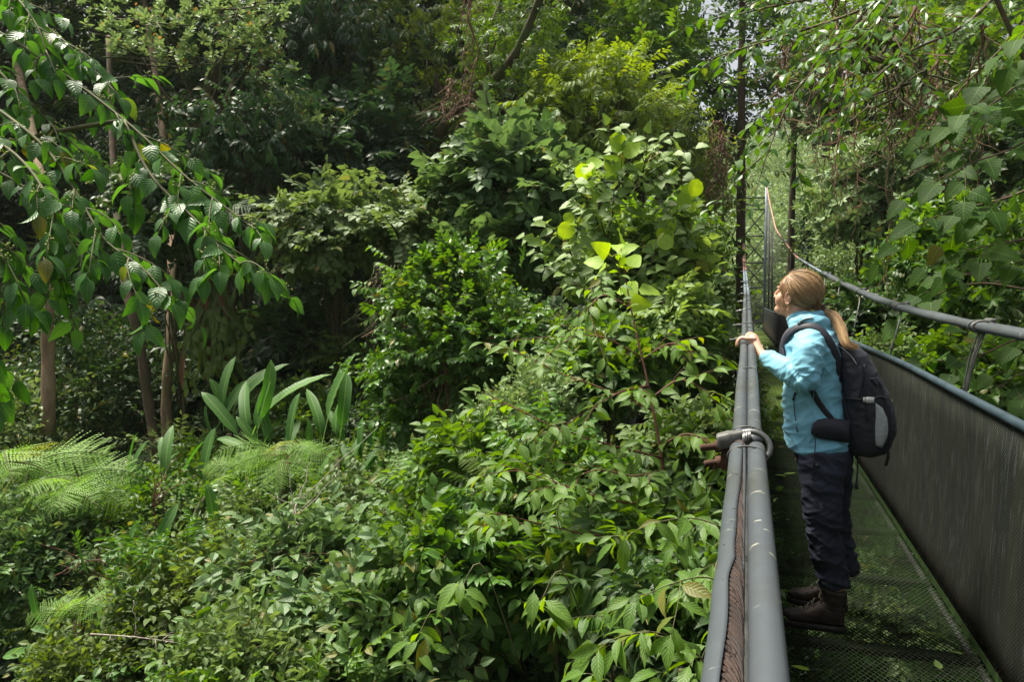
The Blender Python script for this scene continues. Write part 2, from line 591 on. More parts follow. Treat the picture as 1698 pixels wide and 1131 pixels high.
for dxx in (-.0175, .0175):
    mb = MB(); mb.tube(path(xl, CABL, 1.83, 9.0, .08, dxx, 0, .003), .0172, 16); bpart(mb, 'cable_sleeve', M['sleeve'])
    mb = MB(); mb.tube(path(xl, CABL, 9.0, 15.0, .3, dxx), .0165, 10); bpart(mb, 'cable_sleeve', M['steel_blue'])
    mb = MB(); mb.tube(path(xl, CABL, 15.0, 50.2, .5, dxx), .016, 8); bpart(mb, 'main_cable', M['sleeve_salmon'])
# right
mb = MB(); mb.tube(path(xr, CABR, .5, 14.0, .1, 0, 0, .006), .0245, 14); bpart(mb, 'cable_sleeve', M['sleeve'])
mb = MB(); mb.tube(path(xr, CABR, .5, 14.0, .1, .045, 0.0, .006), .0235, 12); bpart(mb, 'cable_sleeve', M['sleeve'])
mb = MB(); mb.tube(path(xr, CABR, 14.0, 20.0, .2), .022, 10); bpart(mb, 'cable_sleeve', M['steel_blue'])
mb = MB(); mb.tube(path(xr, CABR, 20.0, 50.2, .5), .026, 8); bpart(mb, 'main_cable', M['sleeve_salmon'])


def ring_pts(c, a, b, ra, rb, n=28, t0=0, t1=2 * PI):
    t = np.linspace(t0, t1, n)
    return np.asarray(c) + np.cos(t)[:, None] * np.asarray(a) * ra + np.sin(t)[:, None] * np.asarray(b) * rb


def tie(x, q, z, w=.037, h=.02, r=.0022):
    mb = MB(); mb.tube(ring_pts((x, q, z), (1, 0, 0), (0, .08, 1), w, h), r, 6)
    bpart(mb, 'wire_tie', M['wire'])


tie(xl(1.68), 1.68, interp(1.68, CABL), .0385, .021)
tie(xl(1.90), 1.90, interp(1.90, CABL), .0375, .0205)
for q in (3.05, 5.0): tie(xl(q), q, interp(q, CABL))

# near shackle on the left cable
qs = 1.80; zs = float(interp(qs, CABL)); xs_ = float(xl(qs))
mb = MB()
mb.tube(ring_pts((xs_ + .008, qs, zs - .006), (1, 0, 0), (0, .35, 1), .040, .033, 20, -1.9, 2.2), .0066, 10)
SHK = bpart(mb, 'shackle', M['zinc'])
mb = MB()
for k_ in range(5):  # bright strand looped over the two sleeves
    mb.tube([(xs_ - .009 + k_ * .0035, qs - .03 + .004 * k_, zs + .004), (xs_ - .008 + k_ * .0035, qs - .012, zs + .026), (xs_ - .006 + k_ * .003, qs + .012, zs + .029),
             (xs_ - .004 + k_ * .002, qs + .035, zs + .010)], .0021, 6)
bpart(mb, 'wire_loop', M['zinc'])
mb = MB()
R = []
for f in np.linspace(0, 1, 9):
    w = np.interp(f, [0, .5, 1], [.022, .024, .010]); h_ = np.interp(f, [0, .4, 1], [.016, .017, .010])
    cx = xs_ - .062 + .056 * f; cz = zs + .004 + .016 * f; cy = qs - .008 + .006 * f
    an = np.arange(14) * 2 * PI / 14
    sx = np.sign(np.cos(an)) * np.abs(np.cos(an)) ** .35; sz = np.sign(np.sin(an)) * np.abs(np.sin(an)) ** .35
    nz_ = 1 + .12 * math.sin(f * 19)
    R.append(np.stack([np.full(14, cx) - .003 * sz, cy + sx * w * nz_, cz + sz * h_], 1))
mb.rings(R)
bpart(mb, 'clamp_block', M['grey_block'])


def bolt(c, d, L=.04, r=.0075):
    mb = MB(); c = np.asarray(c, float); d = unit(d)
    n = 40; P = [c + d * L * f for f in np.linspace(0, 1, n)]
    mb.tube(P, [r * (1 + .10 * (i % 2)) for i in range(n)], 10)
    mb.tube([c + d * .004, c + d * .016], r * 1.9, 6)
    bpart(mb, 'bolt', M['rust'])


bolt((xs_ - .052, qs - .010, zs - .004), (-1, -.3, -.10), .048)
bolt((xs_ - .050, qs + .02, zs - .045), (-1, -.3, -.14), .042)
mb = MB()
mb.box((xs_ - .045, qs + .006, zs - .022), (.010, .022, .036), bev=.003)
bpart(mb, 'saddle', M['rust'])
# small clamps further along the left cable
for i, q in enumerate([4.33, 5.3, 6.7, 7.9, 9.1, 10.3, 11.5, 12.9, 14.4, 16.2, 18.2, 20.4, 23, 26, 29.5, 33, 37, 41]):
    z = float(interp(q, CABL)); x = float(xl(q))
    mb = MB()
    big = i < 5
    mb.box((x - .045, q, z + .006), (.022 if big else .016, .014, .010), bev=.003)
    mb.tube([(x - .05, q, z + .008), (x - .092 if big else x - .07, q, z + .002)], .006, 8)
    mb.tube(ring_pts((x, q, z), (1, 0, 0), (0, .05, 1), .042, .024, 18), .0035 if q < 14 else .006, 6)
    if not big: mb.tube([(x + .03, q, z + .004), (x + .065, q, z + .012)], .006, 6)
    bpart(mb, 'cable_clamp', M['zinc'] if q > 6 else M['grey_block'])
for i, q in enumerate([4.62, 6.9, 9.3, 11.2, 13.1, 15, 17, 19, 21.5, 24, 27, 30, 34, 38, 42]):
    z = float(interp(q, CABR)); x = float(xr(q))
    mb = MB()
    mb.tube(ring_pts((x + .018, q, z), (1, 0, 0), (0, .05, 1), .052, .032, 18), .006, 6)
    mb.tube(ring_pts((x + .018, q + .09, z), (1, 0, 0), (0, .05, 1), .052, .032, 18), .004, 6)
    mb.box((x + .06, q + .05, z + .03), (.016, .05, .014), bev=.004)
    bpart(mb, 'cable_clamp', M['grey_block'] if q < 12 else M['zinc'])
# hangers: pairs of thin wires from cable to deck edge
for side, tab, fx, qs_ in ((1, CABR, xr, [4.62, 6.9, 9.3]), (0, CABL, xl, [1.95, 4.33, 6.7, 9.1])):
    for q in qs_ + list(np.arange(11.4, 49, 2.05)):
        mb = MB(); z = float(interp(q, tab)); x = float(fx(q)) + (.02 if side else 0)
        x2 = float(deck_r(q)) + .085 if side else float(deck_l(q)) - .045
        z2 = float(ptop(q)) if side else float(zd(q))
        near = q < 5
        if near and side:
            for a, b in ((-.03, .0), (.0, .005), (.05, -.02), (.08, .012)):
                mid = ((x + x2) / 2, q + a * .9 + b, (z + z2) / 2)
                mb.tube(smooth_curve([(x + .0, q + a, z - .02), mid, (x2 + .01, q + a * .5 + .02, z2 - .04)], 8), .0042, 6)
            mb.tube([(x2 + .01, q + .02, z2 - .02), (x2 + .01, q + .02, float(zd(q)) - .04)], .006, 6)
        else:
            for a in (-.012, .012):
                mb.tube([(x, q + a, z - .02), (x2 + .01, q + a, z2), (x2 + .012, q + a, float(zd(q)) - .04)], .0045 if q < 12 else .0055, 5)
            if q < 12: mb.box((x2 + .012, q, z2 + .06), (.008, .03, .006), bev=.002)
        bpart(mb, 'hanger', M['wire'])
# dense thin verticals before the tower on the right
for q in np.arange(26.3, 49, 2.05):
    mb = MB(); x = float(xr(q)); x2 = float(deck_r(q)) + .05
    mb.tube([(x, q, float(interp(q, CABR))), (x2, q, float(zd(q)))], .005, 5)
    bpart(mb, 'hanger', M['wire'])

# lattice tower at the far end
TY = 50.6
TW = empty('tower', (0, 0, 0)); TW.parent = BR; TW.location = (-.5, 0, 0)
tx = (-.30, .98); tz0, tz1 = -1.2, 8.3


def tp(mb, n, m='steel_dark'):
    o = mb.build(n, M[m], TW); return o


for x in tx:
    for yy in (TY, TY + .5):
        mb = MB(); mb.tube([(x, yy, tz0), (x * .98 + .01, yy, tz1)], .085 if yy == TY else .06, 10)
        tp(mb, 'leg', 'steel_blue' if (x > 0 and yy == TY) else 'steel_dark')
for x, h_ in ((1.22, 6.4), (1.42, 5.2)):
    mb = MB(); mb.tube([(x, TY - 1.0, -1.6), (x - .10, TY - 1.0, h_)], .055, 8); tp(mb, 'post')
for z in (-.2, 1.9, 3.4, 5.0, 6.6, 7.3):
    mb = MB(); mb.tube([(tx[0], TY, z), (tx[1], TY, z)], .045, 6); tp(mb, 'crossbeam')
mb = MB(); mb.tube(smooth_curve([(tx[0], TY, 7.0), (.34, TY, 6.82), (tx[1], TY, 7.0)], 9), .035, 6); tp(mb, 'crossbeam')
for a, b in ((1.9, 3.4), (3.4, 5.0), (5.0, 6.6)):
    for s0, s1 in ((0, 1), (1, 0)):
        mb = MB(); mb.tube([(tx[s0], TY + .02 * s0, a), (tx[s1], TY + .02 * s0, b)], .038, 6); tp(mb, 'brace')
for x in tx:
    mb = MB(); mb.box((x, TY + .2, -2.2), (.35, .5, 1.0), bev=.05); tp(mb, 'footing', 'grey_block')
# ------------------------------------------------------------------ the woman
Y0 = 4.05


def g(px, py, dy=0.0):
    return atY(px, py, Y0 + dy)


MPX = float(np.linalg.norm(g(1351, 700) - g(1350, 700)))

t = NT('jacket_fabric')
c = t.coord()
n1 = t.noise(260, 2, c); n2 = t.noise(7, 4, c)
col = t.mix(n2, (.15, .40, .53), (.21, .49, .61))
M['jacket'] = t.done(t.bsdf(col, .62, t.bump(n1, .12, .001), **{'Specular IOR Level': .35, 'Sheen Weight': .15}))
t = NT('trouser_fabric')
c = t.coord(); n1 = t.noise(300, 2, c); n2 = t.noise(9, 5, c); n3 = t.noise(38, 4, c)
col = t.mix(n2, (.024, .027, .042), (.042, .048, .070))
M['trousers'] = t.done(t.bsdf(col, .8, t.bump(t.math('ADD', n1, t.math('MULTIPLY', n3, 2.0)), .2, .001), **{'Specular IOR Level': .2}))
M['skin'] = simplemat('skin', (.56, .30, .20), (.66, .38, .27), 25, .5, .12, .001, **{'Subsurface Weight': .12, 'Subsurface Radius': (.012, .005, .003), 'Subsurface Scale': .5})
M['lip'] = simplemat('lip', (.45, .17, .14), (.5, .2, .17), 30, .4)
M['eye'] = simplemat('eye', (.6, .6, .58), (.7, .7, .68), 30, .2)
M['iris'] = simplemat('iris', (.05, .08, .10), (.08, .12, .15), 60, .2)
M['pack'] = simplemat('pack_fabric', (.010, .011, .018), (.022, .024, .036), 140, .6, .35, .001)
M['pack_sheen'] = simplemat('pack_nylon', (.018, .020, .034), (.034, .037, .056), 60, .45, .35, .002)
M['webbing'] = simplemat('webbing', (.010, .010, .014), (.020, .020, .026), 90, .7, .4, .001)
M['silver_cloth'] = simplemat('silver_cloth', (.30, .33, .33), (.42, .45, .45), 60, .5, .3, .002)
M['buckle'] = simplemat('buckle', (.42, .42, .42), (.6, .6, .6), 30, .35, .1)
M['cord'] = simplemat('cord', (.45, .42, .36), (.62, .6, .55), 80, .6)
M['leather'] = simplemat('boot_leather', (.016, .010, .008), (.045, .028, .021), 28, .7, .8, .002)
M['sole'] = simplemat('boot_sole', (.008, .007, .007), (.02, .018, .016), 40, .8, .4, .002)
M['boot_cuff'] = simplemat('boot_cuff', (.07, .06, .05), (.16, .14, .11), 60, .8)
t = NT('hair')
a = t.n('Attribute', attribute_name='lf').outputs['Vector']; rn = t.n('SeparateXYZ', {'Vector': a}).outputs[2]
col = t.mix(rn, (.11, .058, .025), (.52, .34, .17))
M['hair'] = t.done(t.bsdf(col, .42, **{'Specular IOR Level': .45, 'Anisotropic': .4}))
M['hair_tie'] = simplemat('hair_tie', (.04, .015, .012), (.09, .03, .025), 60, .7)

WO = tag(empty('person', g(1370, 1035)), 'woman in a light blue jacket and dark trousers holding the cable and looking up', 'person')
WB = Vector(WO.location)


def wp(o):
    o.parent = WO
    o.location = -WB
    return o


def ring(cx, cy, cz, a, b, k=28, e=2.3, rot=0.0):
    an = np.arange(k) * 2 * PI / k
    x = np.sign(np.cos(an)) * np.abs(np.cos(an)) ** (2 / e) * a
    y = np.sign(np.sin(an)) * np.abs(np.sin(an)) ** (2 / e) * b
    ca, sa = math.cos(rot), math.sin(rot)
    return np.stack([cx + x * ca - y * sa, cy + x * sa + y * ca, np.full(k, cz)], 1)


def loft(mb, rows, dy=0.0, e=2.3, n=3, k=28, rot=0.0, shrink=0.0):
    """rows: (py, xl, xr, b[, dy]) from the photograph's outline"""
    R = []
    A = np.array([(r_[0], (r_[1] + r_[2]) / 2, (r_[2] - r_[1]) / 2, r_[3], r_[4] if len(r_) > 4 else dy) for r_ in rows], float)
    Q = smooth_curve(A, len(A) * n)
    for py, cx, hw, b, d in Q:
        p = g(cx, py, d)
        a = hw * MPX * (Y0 + d) / Y0
        R.append(ring(p[0], p[1], p[2], max(.01, a - shrink), max(.01, b - shrink), k, e, rot))
    mb.rings(R)
    return Q


def chain(mb, pts, rad, n=10, k=14):
    P = smooth_curve(pts, n); q = np.linspace(0, 1, n)
    rr = np.interp(q, np.linspace(0, 1, len(rad)), rad)
    mb.tube(P, rr, k)
    for p, r_ in ((P[0], rr[0]), (P[-1], rr[-1])): mb.ell(p, r_, k, 8)
    return P


JK = [(752, 1316, 1410, .150), (738, 1304, 1409, .165), (700, 1300, 1404, .165), (655, 1299, 1398, .155), (612, 1298, 1394, .160), (578, 1300, 1392, .185), (558, 1306, 1386, .175),
      (545, 1311, 1380, .130), (535, 1314, 1372, .085), (527, 1314, 1366, .060)]
SL = [g(1344, 566, -.13), g(1338, 598, -.185), g(1337, 632, -.215), g(1306, 613, -.165), g(1272, 594, -.075)]
SR = [.070, .066, .058, .047, .037]
SLF = [g(1345, 572, .12), g(1352, 620, .19), g(1352, 660, .20), g(1346, 715, .17), g(1342, 730, .17)]

# head frame
yaw_, tilt_ = math.radians(33), math.radians(15)
HF = np.array([-math.cos(yaw_) * math.cos(tilt_), math.sin(yaw_) * math.cos(tilt_), math.sin(tilt_)])
HS = unit(np.cross([0, 0, 1], HF)); HU = np.cross(HF, HS)
if HS[1] > 0: HS = -HS
HC = g(1321, 490)
HR = np.stack([HF, HS, HU], 1)


def H(f, s_, u): return HC + HR @ np.array([f, s_, u])


# --- one continuous body
mb = MB()
mb.ell(H(-.012, 0, .035), (.096, .074, .084), 28, 20, HR)
mb.ell(H(.035, 0, .038), (.052, .062, .056), 24, 16, HR)
mb.ell(H(.030, 0, -.028), (.060, .056, .080), 24, 16, HR)
mb.ell(H(.020, 0, -.070), (.062, .050, .040), 20, 14, HR)
mb.ell(H(.062, 0, -.088), (.030, .030, .024), 18, 12, HR)
mb.ell(H(.079, 0, -.094), (.014, .017, .013), 14, 10, HR)
for s_ in (-1, 1):
    mb.ell(H(.056, s_ * .033, -.032), (.028, .024, .030), 14, 10, HR)
    mb.ell(H(.084, s_ * .022, .018), (.010, .022, .007), 12, 8, HR)
    mb.ell(H(.100, s_ * .009, -.034), (.010, .007, .007), 10, 8, HR)
    mb.ell(H(-.006, s_ * .074, -.014), (.015, .007, .026), 14, 10, HR)
    mb.tube([H(-.006 + .017 * math.cos(a_), s_ * (.078 + .002 * math.sin(a_ * 2)), -.010 + .029 * math.sin(a_)) for a_ in np.linspace(-2.2, 2.6, 16)], .0042, 7)
    mb.ell(H(-.002, s_ * .074, -.040), (.008, .006, .009), 10, 8, HR)
chain(mb, [H(.090, 0, .014), H(.100, 0, -.006), H(.107, 0, -.024)], [.008, .009, .0098], 6, 10)
mb.ell(H(.0905, 0, -.056), (.007, .019, .006), 12, 8, HR)
mb.ell(H(.0885, 0, -.066), (.007, .016, .006), 12, 8, HR)
chain(mb, [H(-.015, 0, -.035), H(-.018, 0, -.085), g(1340, 535), g(1345, 560)], [.052, .050, .054, .075], 10, 18)
loft(mb, JK[:-2], shrink=.028)
chain(mb, [p for p in SL], [r_ - .022 for r_ in SR[:-1]] + [.024], 16, 12)
chain(mb, SLF, [.048, .042, .038, .03, .026], 16, 12)
for hand_c, sgn in ((g(1341, 750, .17), 1),):      # far hand, hanging relaxed
    mb.ell(hand_c + np.array([0, 0, .012]), (.036, .014, .045), 14, 10)
    for k_, L in enumerate((.062, .072, .068, .054)):
        b_ = hand_c + np.array([-.027 + .018 * k_, 0, -.028])
        chain(mb, [b_, b_ + np.array([-.004, .004, -L * .5]), b_ + np.array([-.012, .014, -L])], [.0095, .009, .0075], 6, 8)
    chain(mb, [hand_c + np.array([-.030, 0, .01]), hand_c + np.array([-.050, .01, -.015]), hand_c + np.array([-.055, .015, -.045])], [.011, .0105, .009], 6, 8)
LN = [(745, 1324, 1405, .120, -.06), (790, 1326, 1400, .100, -.085), (840, 1331, 1394, .092, -.09), (880, 1336, 1394, .086, -.09), (920, 1345, 1399, .080, -.09), (950, 1354, 1406, .074, -.09), (972, 1358, 1412, .072, -.09)]
LF_ = [(745, 1332, 1412, .120, .08), (790, 1345, 1412, .095, .12), (840, 1352, 1407, .088, .14), (880, 1360, 1410, .082, .15), (920, 1368, 1418, .078, .15), (946, 1374, 1423, .070, .15)]
loft(mb, LN, shrink=.024); loft(mb, LF_, shrink=.022)
NX = g(1384, 1000, -.09)[0]; FX = g(1392, 985, .17)[0]
for X_, Y_, dY in ((NX, Y0 - .09, .024), (FX, Y0 + .165, .045)):
    chain(mb, [(X_ + .01, Y_, .30), (X_, Y_, .10), (X_ - .02, Y_, .05)], [.034, .029, .027], 8, 12)
    chain(mb, [(X_ + .01, Y_, .045), (X_ - .14, Y_ + dY, .040)], [.022, .016], 6, 12)
# near hand on the cable
WR = g(1262, 587, -.05)
zr = float(interp(4.06, CABL)) + .018
PALM = np.array([.030, 4.055, zr + .020])
chain(mb, [SL[-1], WR, PALM], [.026, .024, .022], 8, 12)
pr = np.stack([unit(PALM - WR), unit(np.cross([0, 0, 1], PALM - WR)), np.array([0, 0, 1.0])], 1)
mb.ell(PALM + np.array([-.004, 0, 0]), (.040, .038, .0135), 18, 10, pr)
for k_, (off, L) in enumerate(((-.033, .74), (-.012, .93), (.009, 1.0), (.030, .92))):
    y_ = 4.062 + off
    kn = np.array([.004 - .004 * abs(k_ - 2), y_, zr + .020])
    chain(mb, [PALM + np.array([.005, off * .8, 0]), kn, kn + np.array([-.030 * L, .002, .002]), kn + np.array([-.049 * L, .003, -.018 * L]), kn + np.array([-.052 * L, .002, -.040 * L])],
          [.0090, .0092, .0080, .0076, .0064], 12, 9)
chain(mb, [PALM + np.array([.012, .026, -.004]), PALM + np.array([.000, .050, -.006]), PALM + np.array([-.022, .062, -.014])], [.012, .0105, .0085], 8, 9)
body = mb.build('body', [M['skin']], None)
bake(body, [('REMESH', dict(mode='VOXEL', voxel_size=.0028)), ('SMOOTH', dict(iterations=3, factor=.5))])
wp(body)
mb = MB()
for s_ in (-1, 1):
    mb.ell(H(.0650, s_ * .030, .002), .0115, 14, 10, HR)
    mb.ell(H(.0705, s_ * .0305, .003), .0068, 12, 8, HR, mi=1)
for s_, nm in ((0, 'eye'),):
    e = mb.build('eye', [M['eye'], M['iris']], None); wp(e)
mb = MB()
for s_ in (-1, 1):
    mb.tube([H(.080 - .010 * abs(q), s_ * (.030 + .018 * q), .022 + .004 * (1 - q * q)) for q in np.linspace(-1, 1, 8)], [.0008, .0016, .002, .002, .0019, .0016, .0012, .0006], 5, r=.05)
wp(mb.build('eyebrow', [M['hair']], None))


# --- jacket: one sewn surface with folds
def fold_noise(v, amp, fr, seed, tw=.8):
    x = v[:, 0] * math.cos(tw) - v[:, 2] * math.sin(tw); z = v[:, 0] * math.sin(tw) + v[:, 2] * math.cos(tw)
    q = np.stack([x * fr[0], v[:, 1] * fr[1], z * fr[2]], 1)
    n = noi(q, (1, 1, 1), seed)
    e = np.clip(1 - np.abs(n) * 3.4, -1, 1)
    return amp * np.sign(e) * np.abs(e) ** 1.25


mb = MB()
loft(mb, JK)
chain(mb, SL, SR, 22, 20)
chain(mb, SLF, [.068, .060, .055, .048, .042], 18, 16)
# stand collar and folded hood
R = []
for q_, (py, xl_, xr_, b_) in enumerate([(545, 1308, 1376, .085), (534, 1306, 1375, .080), (524, 1307, 1373, .074), (518, 1311, 1371, .068)]):
    c0 = g((xl_ + xr_) / 2, py); R.append(ring(c0[0], c0[1], c0[2] - .0, (xr_ - xl_) / 2 * MPX, b_, 28, 2.2))
    tl_ = (R[-1][:, 0] - c0[0]); R[-1][:, 2] -= (tl_ * -.10 + np.abs(tl_) * .05)
mb.rings(R)
for zz, rr_h in ((0, .034), (1, .028)):
    hood = [g(1316, 534 + zz * 8, -.080 - zz * .01), g(1336, 533 + zz * 9, -.100 - zz * .015), g(1356, 537 + zz * 10, -.098), g(1366, 541 + zz * 12, -.05), g(1368, 545 + zz * 12, .03), g(1360, 541 + zz * 8, .09), g(1345, 536, .10), g(1320, 534, .085)]
    chain(mb, hood, [.016, .026, rr_h, rr_h - .004, rr_h - .004, rr_h, .026, .016], 26, 14)
jk = mb.build('jacket', [M['jacket']], None)
bake(jk, [('REMESH', dict(mode='VOXEL', voxel_size=.0046)), ('SMOOTH', dict(iterations=6, factor=.5))])
v = getv(jk); nn_ = getn(jk)
SLP = smooth_curve(SL, 40)
dd = np.min(np.linalg.norm(v[:, None] - SLP[None], axis=2), 1)
si = np.argmin(np.linalg.norm(v[:, None] - SLP[None], axis=2), 1) / 39
arm = np.clip((.10 - dd) / .03, 0, 1) * (v[:, 1] < Y0 - .05)
f1 = fold_noise(v, 1, (4, 4, 15), 3.1, .9)
f2 = fold_noise(v, 1, (8, 8, 30), 9.7, -.6)
f3 = fold_noise(v, 1, (3, 3, 12), 5.5, -.35)
ringf = np.sin(si * 70 + 4 * noi(v, (12, 12, 12), 2.0)) * np.exp(-((si - .52) / .20) ** 2)
disp = (1 - arm) * (.0060 * f1 + .0030 * f2 + .0080 * f3) + arm * (.0075 * f1 + .0025 * f2 + .0035 * ringf + .006 * f3)
cuff = np.clip((si - .96) / .04, 0, 1) * arm
disp = disp * (1 - cuff * .8)
v += nn_ * disp[:, None]
setv(jk, v); wp(jk)


def surf(rows, px, py, off=.004, dy=0.0, e=2.3, side=-1):
    A = np.array([(r_[0], (r_[1] + r_[2]) / 2, (r_[2] - r_[1]) / 2, r_[3], r_[4] if len(r_) > 4 else dy) for r_ in rows], float)
    A = A[np.argsort(A[:, 0])]
    cx, hw, b, d = [np.interp(py, A[:, 0], A[:, i]) for i in (1, 2, 3, 4)]
    for _ in range(3):
        u_ = np.clip((px - cx) / hw, -.995, .995)
        yy = d + side * b * (1 - abs(u_) ** e) ** (1 / e)
        # perspective: the nearer surface point appears displaced, so work on its own plane
        c0 = g(cx, py, d)
        p = g(px, py, yy)
    return g(px, py, yy + side * off)


from mathutils.bvhtree import BVHTree


def bvh_of(o):
    return BVHTree.FromPolygons([tuple(q) for q in getv(o)], [tuple(f.vertices) for f in o.data.polygons])


def hit(bv, px, py, off=.004):
    r_ = ray(px, py)
    h_ = bv.ray_cast(Vector(EYE), Vector(r_ / np.linalg.norm(r_)))
    if h_[0] is None: return None
    n_ = np.array(h_[1])
    return np.array(h_[0]) + n_ * off


BJ = bvh_of(jk)


def seam(rows, pts, rad, name, mat, off=.003, flat=1.0, k=6, e=2.3, n=18, parent=None, dy=0.0):
    bv_ = BJ if rows is JK else None
    P = smooth_curve([(hit(bv_, x, y, off) if bv_ else surf(rows, x, y, off, dy, e)) for x, y in pts], n)
    mb = MB(); mb.tube(P, rad, k, up=(0, 1, 0), flat=flat)
    return mb.build(name, [M[mat]], None)


wp(seam(JK, [(1318, 654), (1317, 672), (1320, 695), (1323, 717)], .0022, 'zip', 'webbing', .004))
wp(seam(JK, [(1320, 652), (1316, 664)], .004, 'zip_pull', 'webbing', .007))
wp(seam(JK, [(1350, 640), (1347, 680), (1346, 735)], .0010, 'seam', 'jacket', .004))
mb = MB(); cdir = unit(SL[-1] - SL[-2]); cp = SL[-1] - cdir * .018
mb.box(cp + np.array([.002, -.030, .022]), (.012, .005, .010), bev=.002)
wp(mb.build('cuff_tab', [M['webbing']], None))
mb = MB()
P = [SL[-1] - cdir * .03, SL[-1], SL[-1] + cdir * .012, SL[-1] + cdir * .020]
mb.tube(P, [.038, .0375, .036, .029], 20)
wp(mb.build('cuff', [M['jacket']], None))
mb = MB()
P = smooth_curve([g(1322, 536, -.125), g(1334, 529, -.133), g(1348, 527, -.132)], 8)
mb.tube(P, .009, 6, flat=.3)
wp(mb.build('collar_stripe', [M['silver_cloth']], None))

# --- trousers
mb = MB()
loft(mb, [(730, 1314, 1410, .150), (750, 1318, 1411, .155), (775, 1323, 1410, .145), (800, 1332, 1404, .08)], e=2.4)
loft(mb, LN, e=2.4, n=5); loft(mb, LF_, e=2.4, n=5)
tr = mb.build('trousers', [M['trousers']], None)
bake(tr, [('REMESH', dict(mode='VOXEL', voxel_size=.005)), ('SMOOTH', dict(iterations=5, factor=.5))])
v = getv(tr); nn_ = getn(tr)
low = np.clip((.75 - v[:, 2]) / .5, 0, 1)
f1 = fold_noise(v, 1, (8, 7, 17), 1.3, .5); f2 = fold_noise(v, 1, (9, 8, 38), 4.4, -.5); f3 = fold_noise(v, 1, (5, 5, 24), 8.4, .45)
v += nn_ * (.0055 * f1 + (.002 + .0028 * low) * f2 + (.003 + .006 * low) * f3)[:, None]
setv(tr, v); wp(tr)
mb = MB()
P = [surf(LN, x, y, .004) for x, y in ((1338, 836), (1360, 834), (1378, 838))]
Q_ = [surf(LN, x, y, .005) for x, y in ((1339, 856), (1361, 856), (1380, 858))]
mb.rings([[P[i], Q_[i], Q_[i] + np.array([0, .012, 0]), P[i] + np.array([0, .012, 0])] for i in range(3)])
wp(mb.build('cargo_pocket', [M['trousers']], None))
wp(seam(LN, [(1378, 752), (1380, 800), (1379, 850), (1388, 900), (1398, 950)], .0016, 'seam', 'trousers', .003))


# --- boots
def boot(hx, hy, yawb, L=.285):
    mb = MB()
    ca, sa = math.cos(yawb), math.sin(yawb)
    fwd = np.array([-ca, sa, 0]); sid = np.array([sa, ca, 0]); hp = np.array([hx, hy, 0])

    def W_(f, s_, z): return hp + fwd * f + sid * s_ + np.array([0, 0, z])
    R = []
    for f, w, z0, z1 in [(.000, .020, .030, .10), (.012, .033, .026, .13), (.05, .038, .024, .155), (.09, .039, .024, .150), (.125, .041, .024, .122), (.16, .045, .024, .098), (.20, .048, .024, .082),
                         (.24, .045, .024, .074), (.265, .036, .026, .066), (.283, .018, .032, .052)]:
        an = np.arange(22) * 2 * PI / 22
        cz = (z0 + z1) / 2; h_ = (z1 - z0) / 2
        R.append(np.array([W_(f, np.sign(math.cos(a_)) * abs(math.cos(a_)) ** .8 * w, cz + np.sign(math.sin(a_)) * abs(math.sin(a_)) ** .75 * h_) for a_ in an]))
    mb.rings(R)
    R = []
    for z, f0, w, l in [(.07, .060, .036, .050), (.12, .058, .036, .050), (.155, .056, .038, .050), (.185, .056, .040, .050), (.200, .056, .042, .052)]:
        an = np.arange(22) * 2 * PI / 22
        R.append(np.array([W_(f0 + l * math.cos(a_), w * math.sin(a_), z) for a_ in an]))
    mb.rings(R)
    b = mb.build('boot', [M['leather']], None)
    bake(b, [('REMESH', dict(mode='VOXEL', voxel_size=.004)), ('SMOOTH', dict(iterations=4, factor=.5))])
    v = getv(b); v += getn(b) * (.0016 * fold_noise(v, 1, (20, 20, 40), 2.2, .3))[:, None]; setv(b, v)
    wp(b)

    def bp(mbx, nm, mt):
        o = mbx.build(nm, [M[mt]], None); o.parent = b; return o
    mb = MB(); R = []
    for z, ex in ((.002, -.002), (.010, .004), (.028, .004), (.034, -.001)):
        ring_ = []
        for f, w in [(-.004, 0), (0, .022), (.02, .036), (.06, .040), (.10, .038), (.14, .042), (.19, .050), (.23, .049), (.265, .038), (.285, .020), (.292, 0)]:
            ring_.append(W_(f + (ex if f > .15 else -ex), w + ex * (w > 0), z))
        for f, w in [(.285, -.020), (.265, -.038), (.23, -.049), (.19, -.050), (.14, -.042), (.10, -.038), (.06, -.040), (.02, -.036), (0, -.022)]:
            ring_.append(W_(f + (ex if f > .15 else -ex), w - ex, z))
        R.append(ring_)
    mb.rings(R); bp(mb, 'sole', 'sole')
    mb = MB()
    mb.tube([W_(.056 + .052 * math.cos(a_), .042 * math.sin(a_), .200 + .010 * math.cos(a_)) for a_ in np.linspace(0, 2 * PI, 22)], .0085, 8)
    bp(mb, 'boot_cuff', 'boot_cuff')
    mb = MB()
    for k_ in range(8):
        f = .185 - k_ * .0125; z = .083 + k_ * .0125 if k_ < 5 else .135 + (k_ - 4) * .014
        f = f if k_ < 5 else .112 - (k_ - 5) * .002
        z += .006
        sg = 1 if k_ % 2 else -1
        mb.tube([W_(f + .004, sg * .026, z - .010), W_(f, 0, z + .004), W_(f - .008, -sg * .026, z - .004)], .0024, 5)
    bp(mb, 'lace', 'boot_cuff')


boot(g(1400, 1030, -.10)[0], Y0 - .10, math.radians(8))
boot(g(1404, 1000, .16)[0], Y0 + .16, math.radians(16))

# --- hair drawn back to a ponytail
TIE = g(1362, 514, -.02)
r = np.random.default_rng(3)
EC = np.array([-.014, 0, .034]); ER = np.array([.097, .077, .086])
tl = HR.T @ (TIE - HC) - EC; td = unit(tl / ER)
mb = MB()


def onhead(d, off=0.0):
    return HC + HR @ (EC + d * (ER + off))


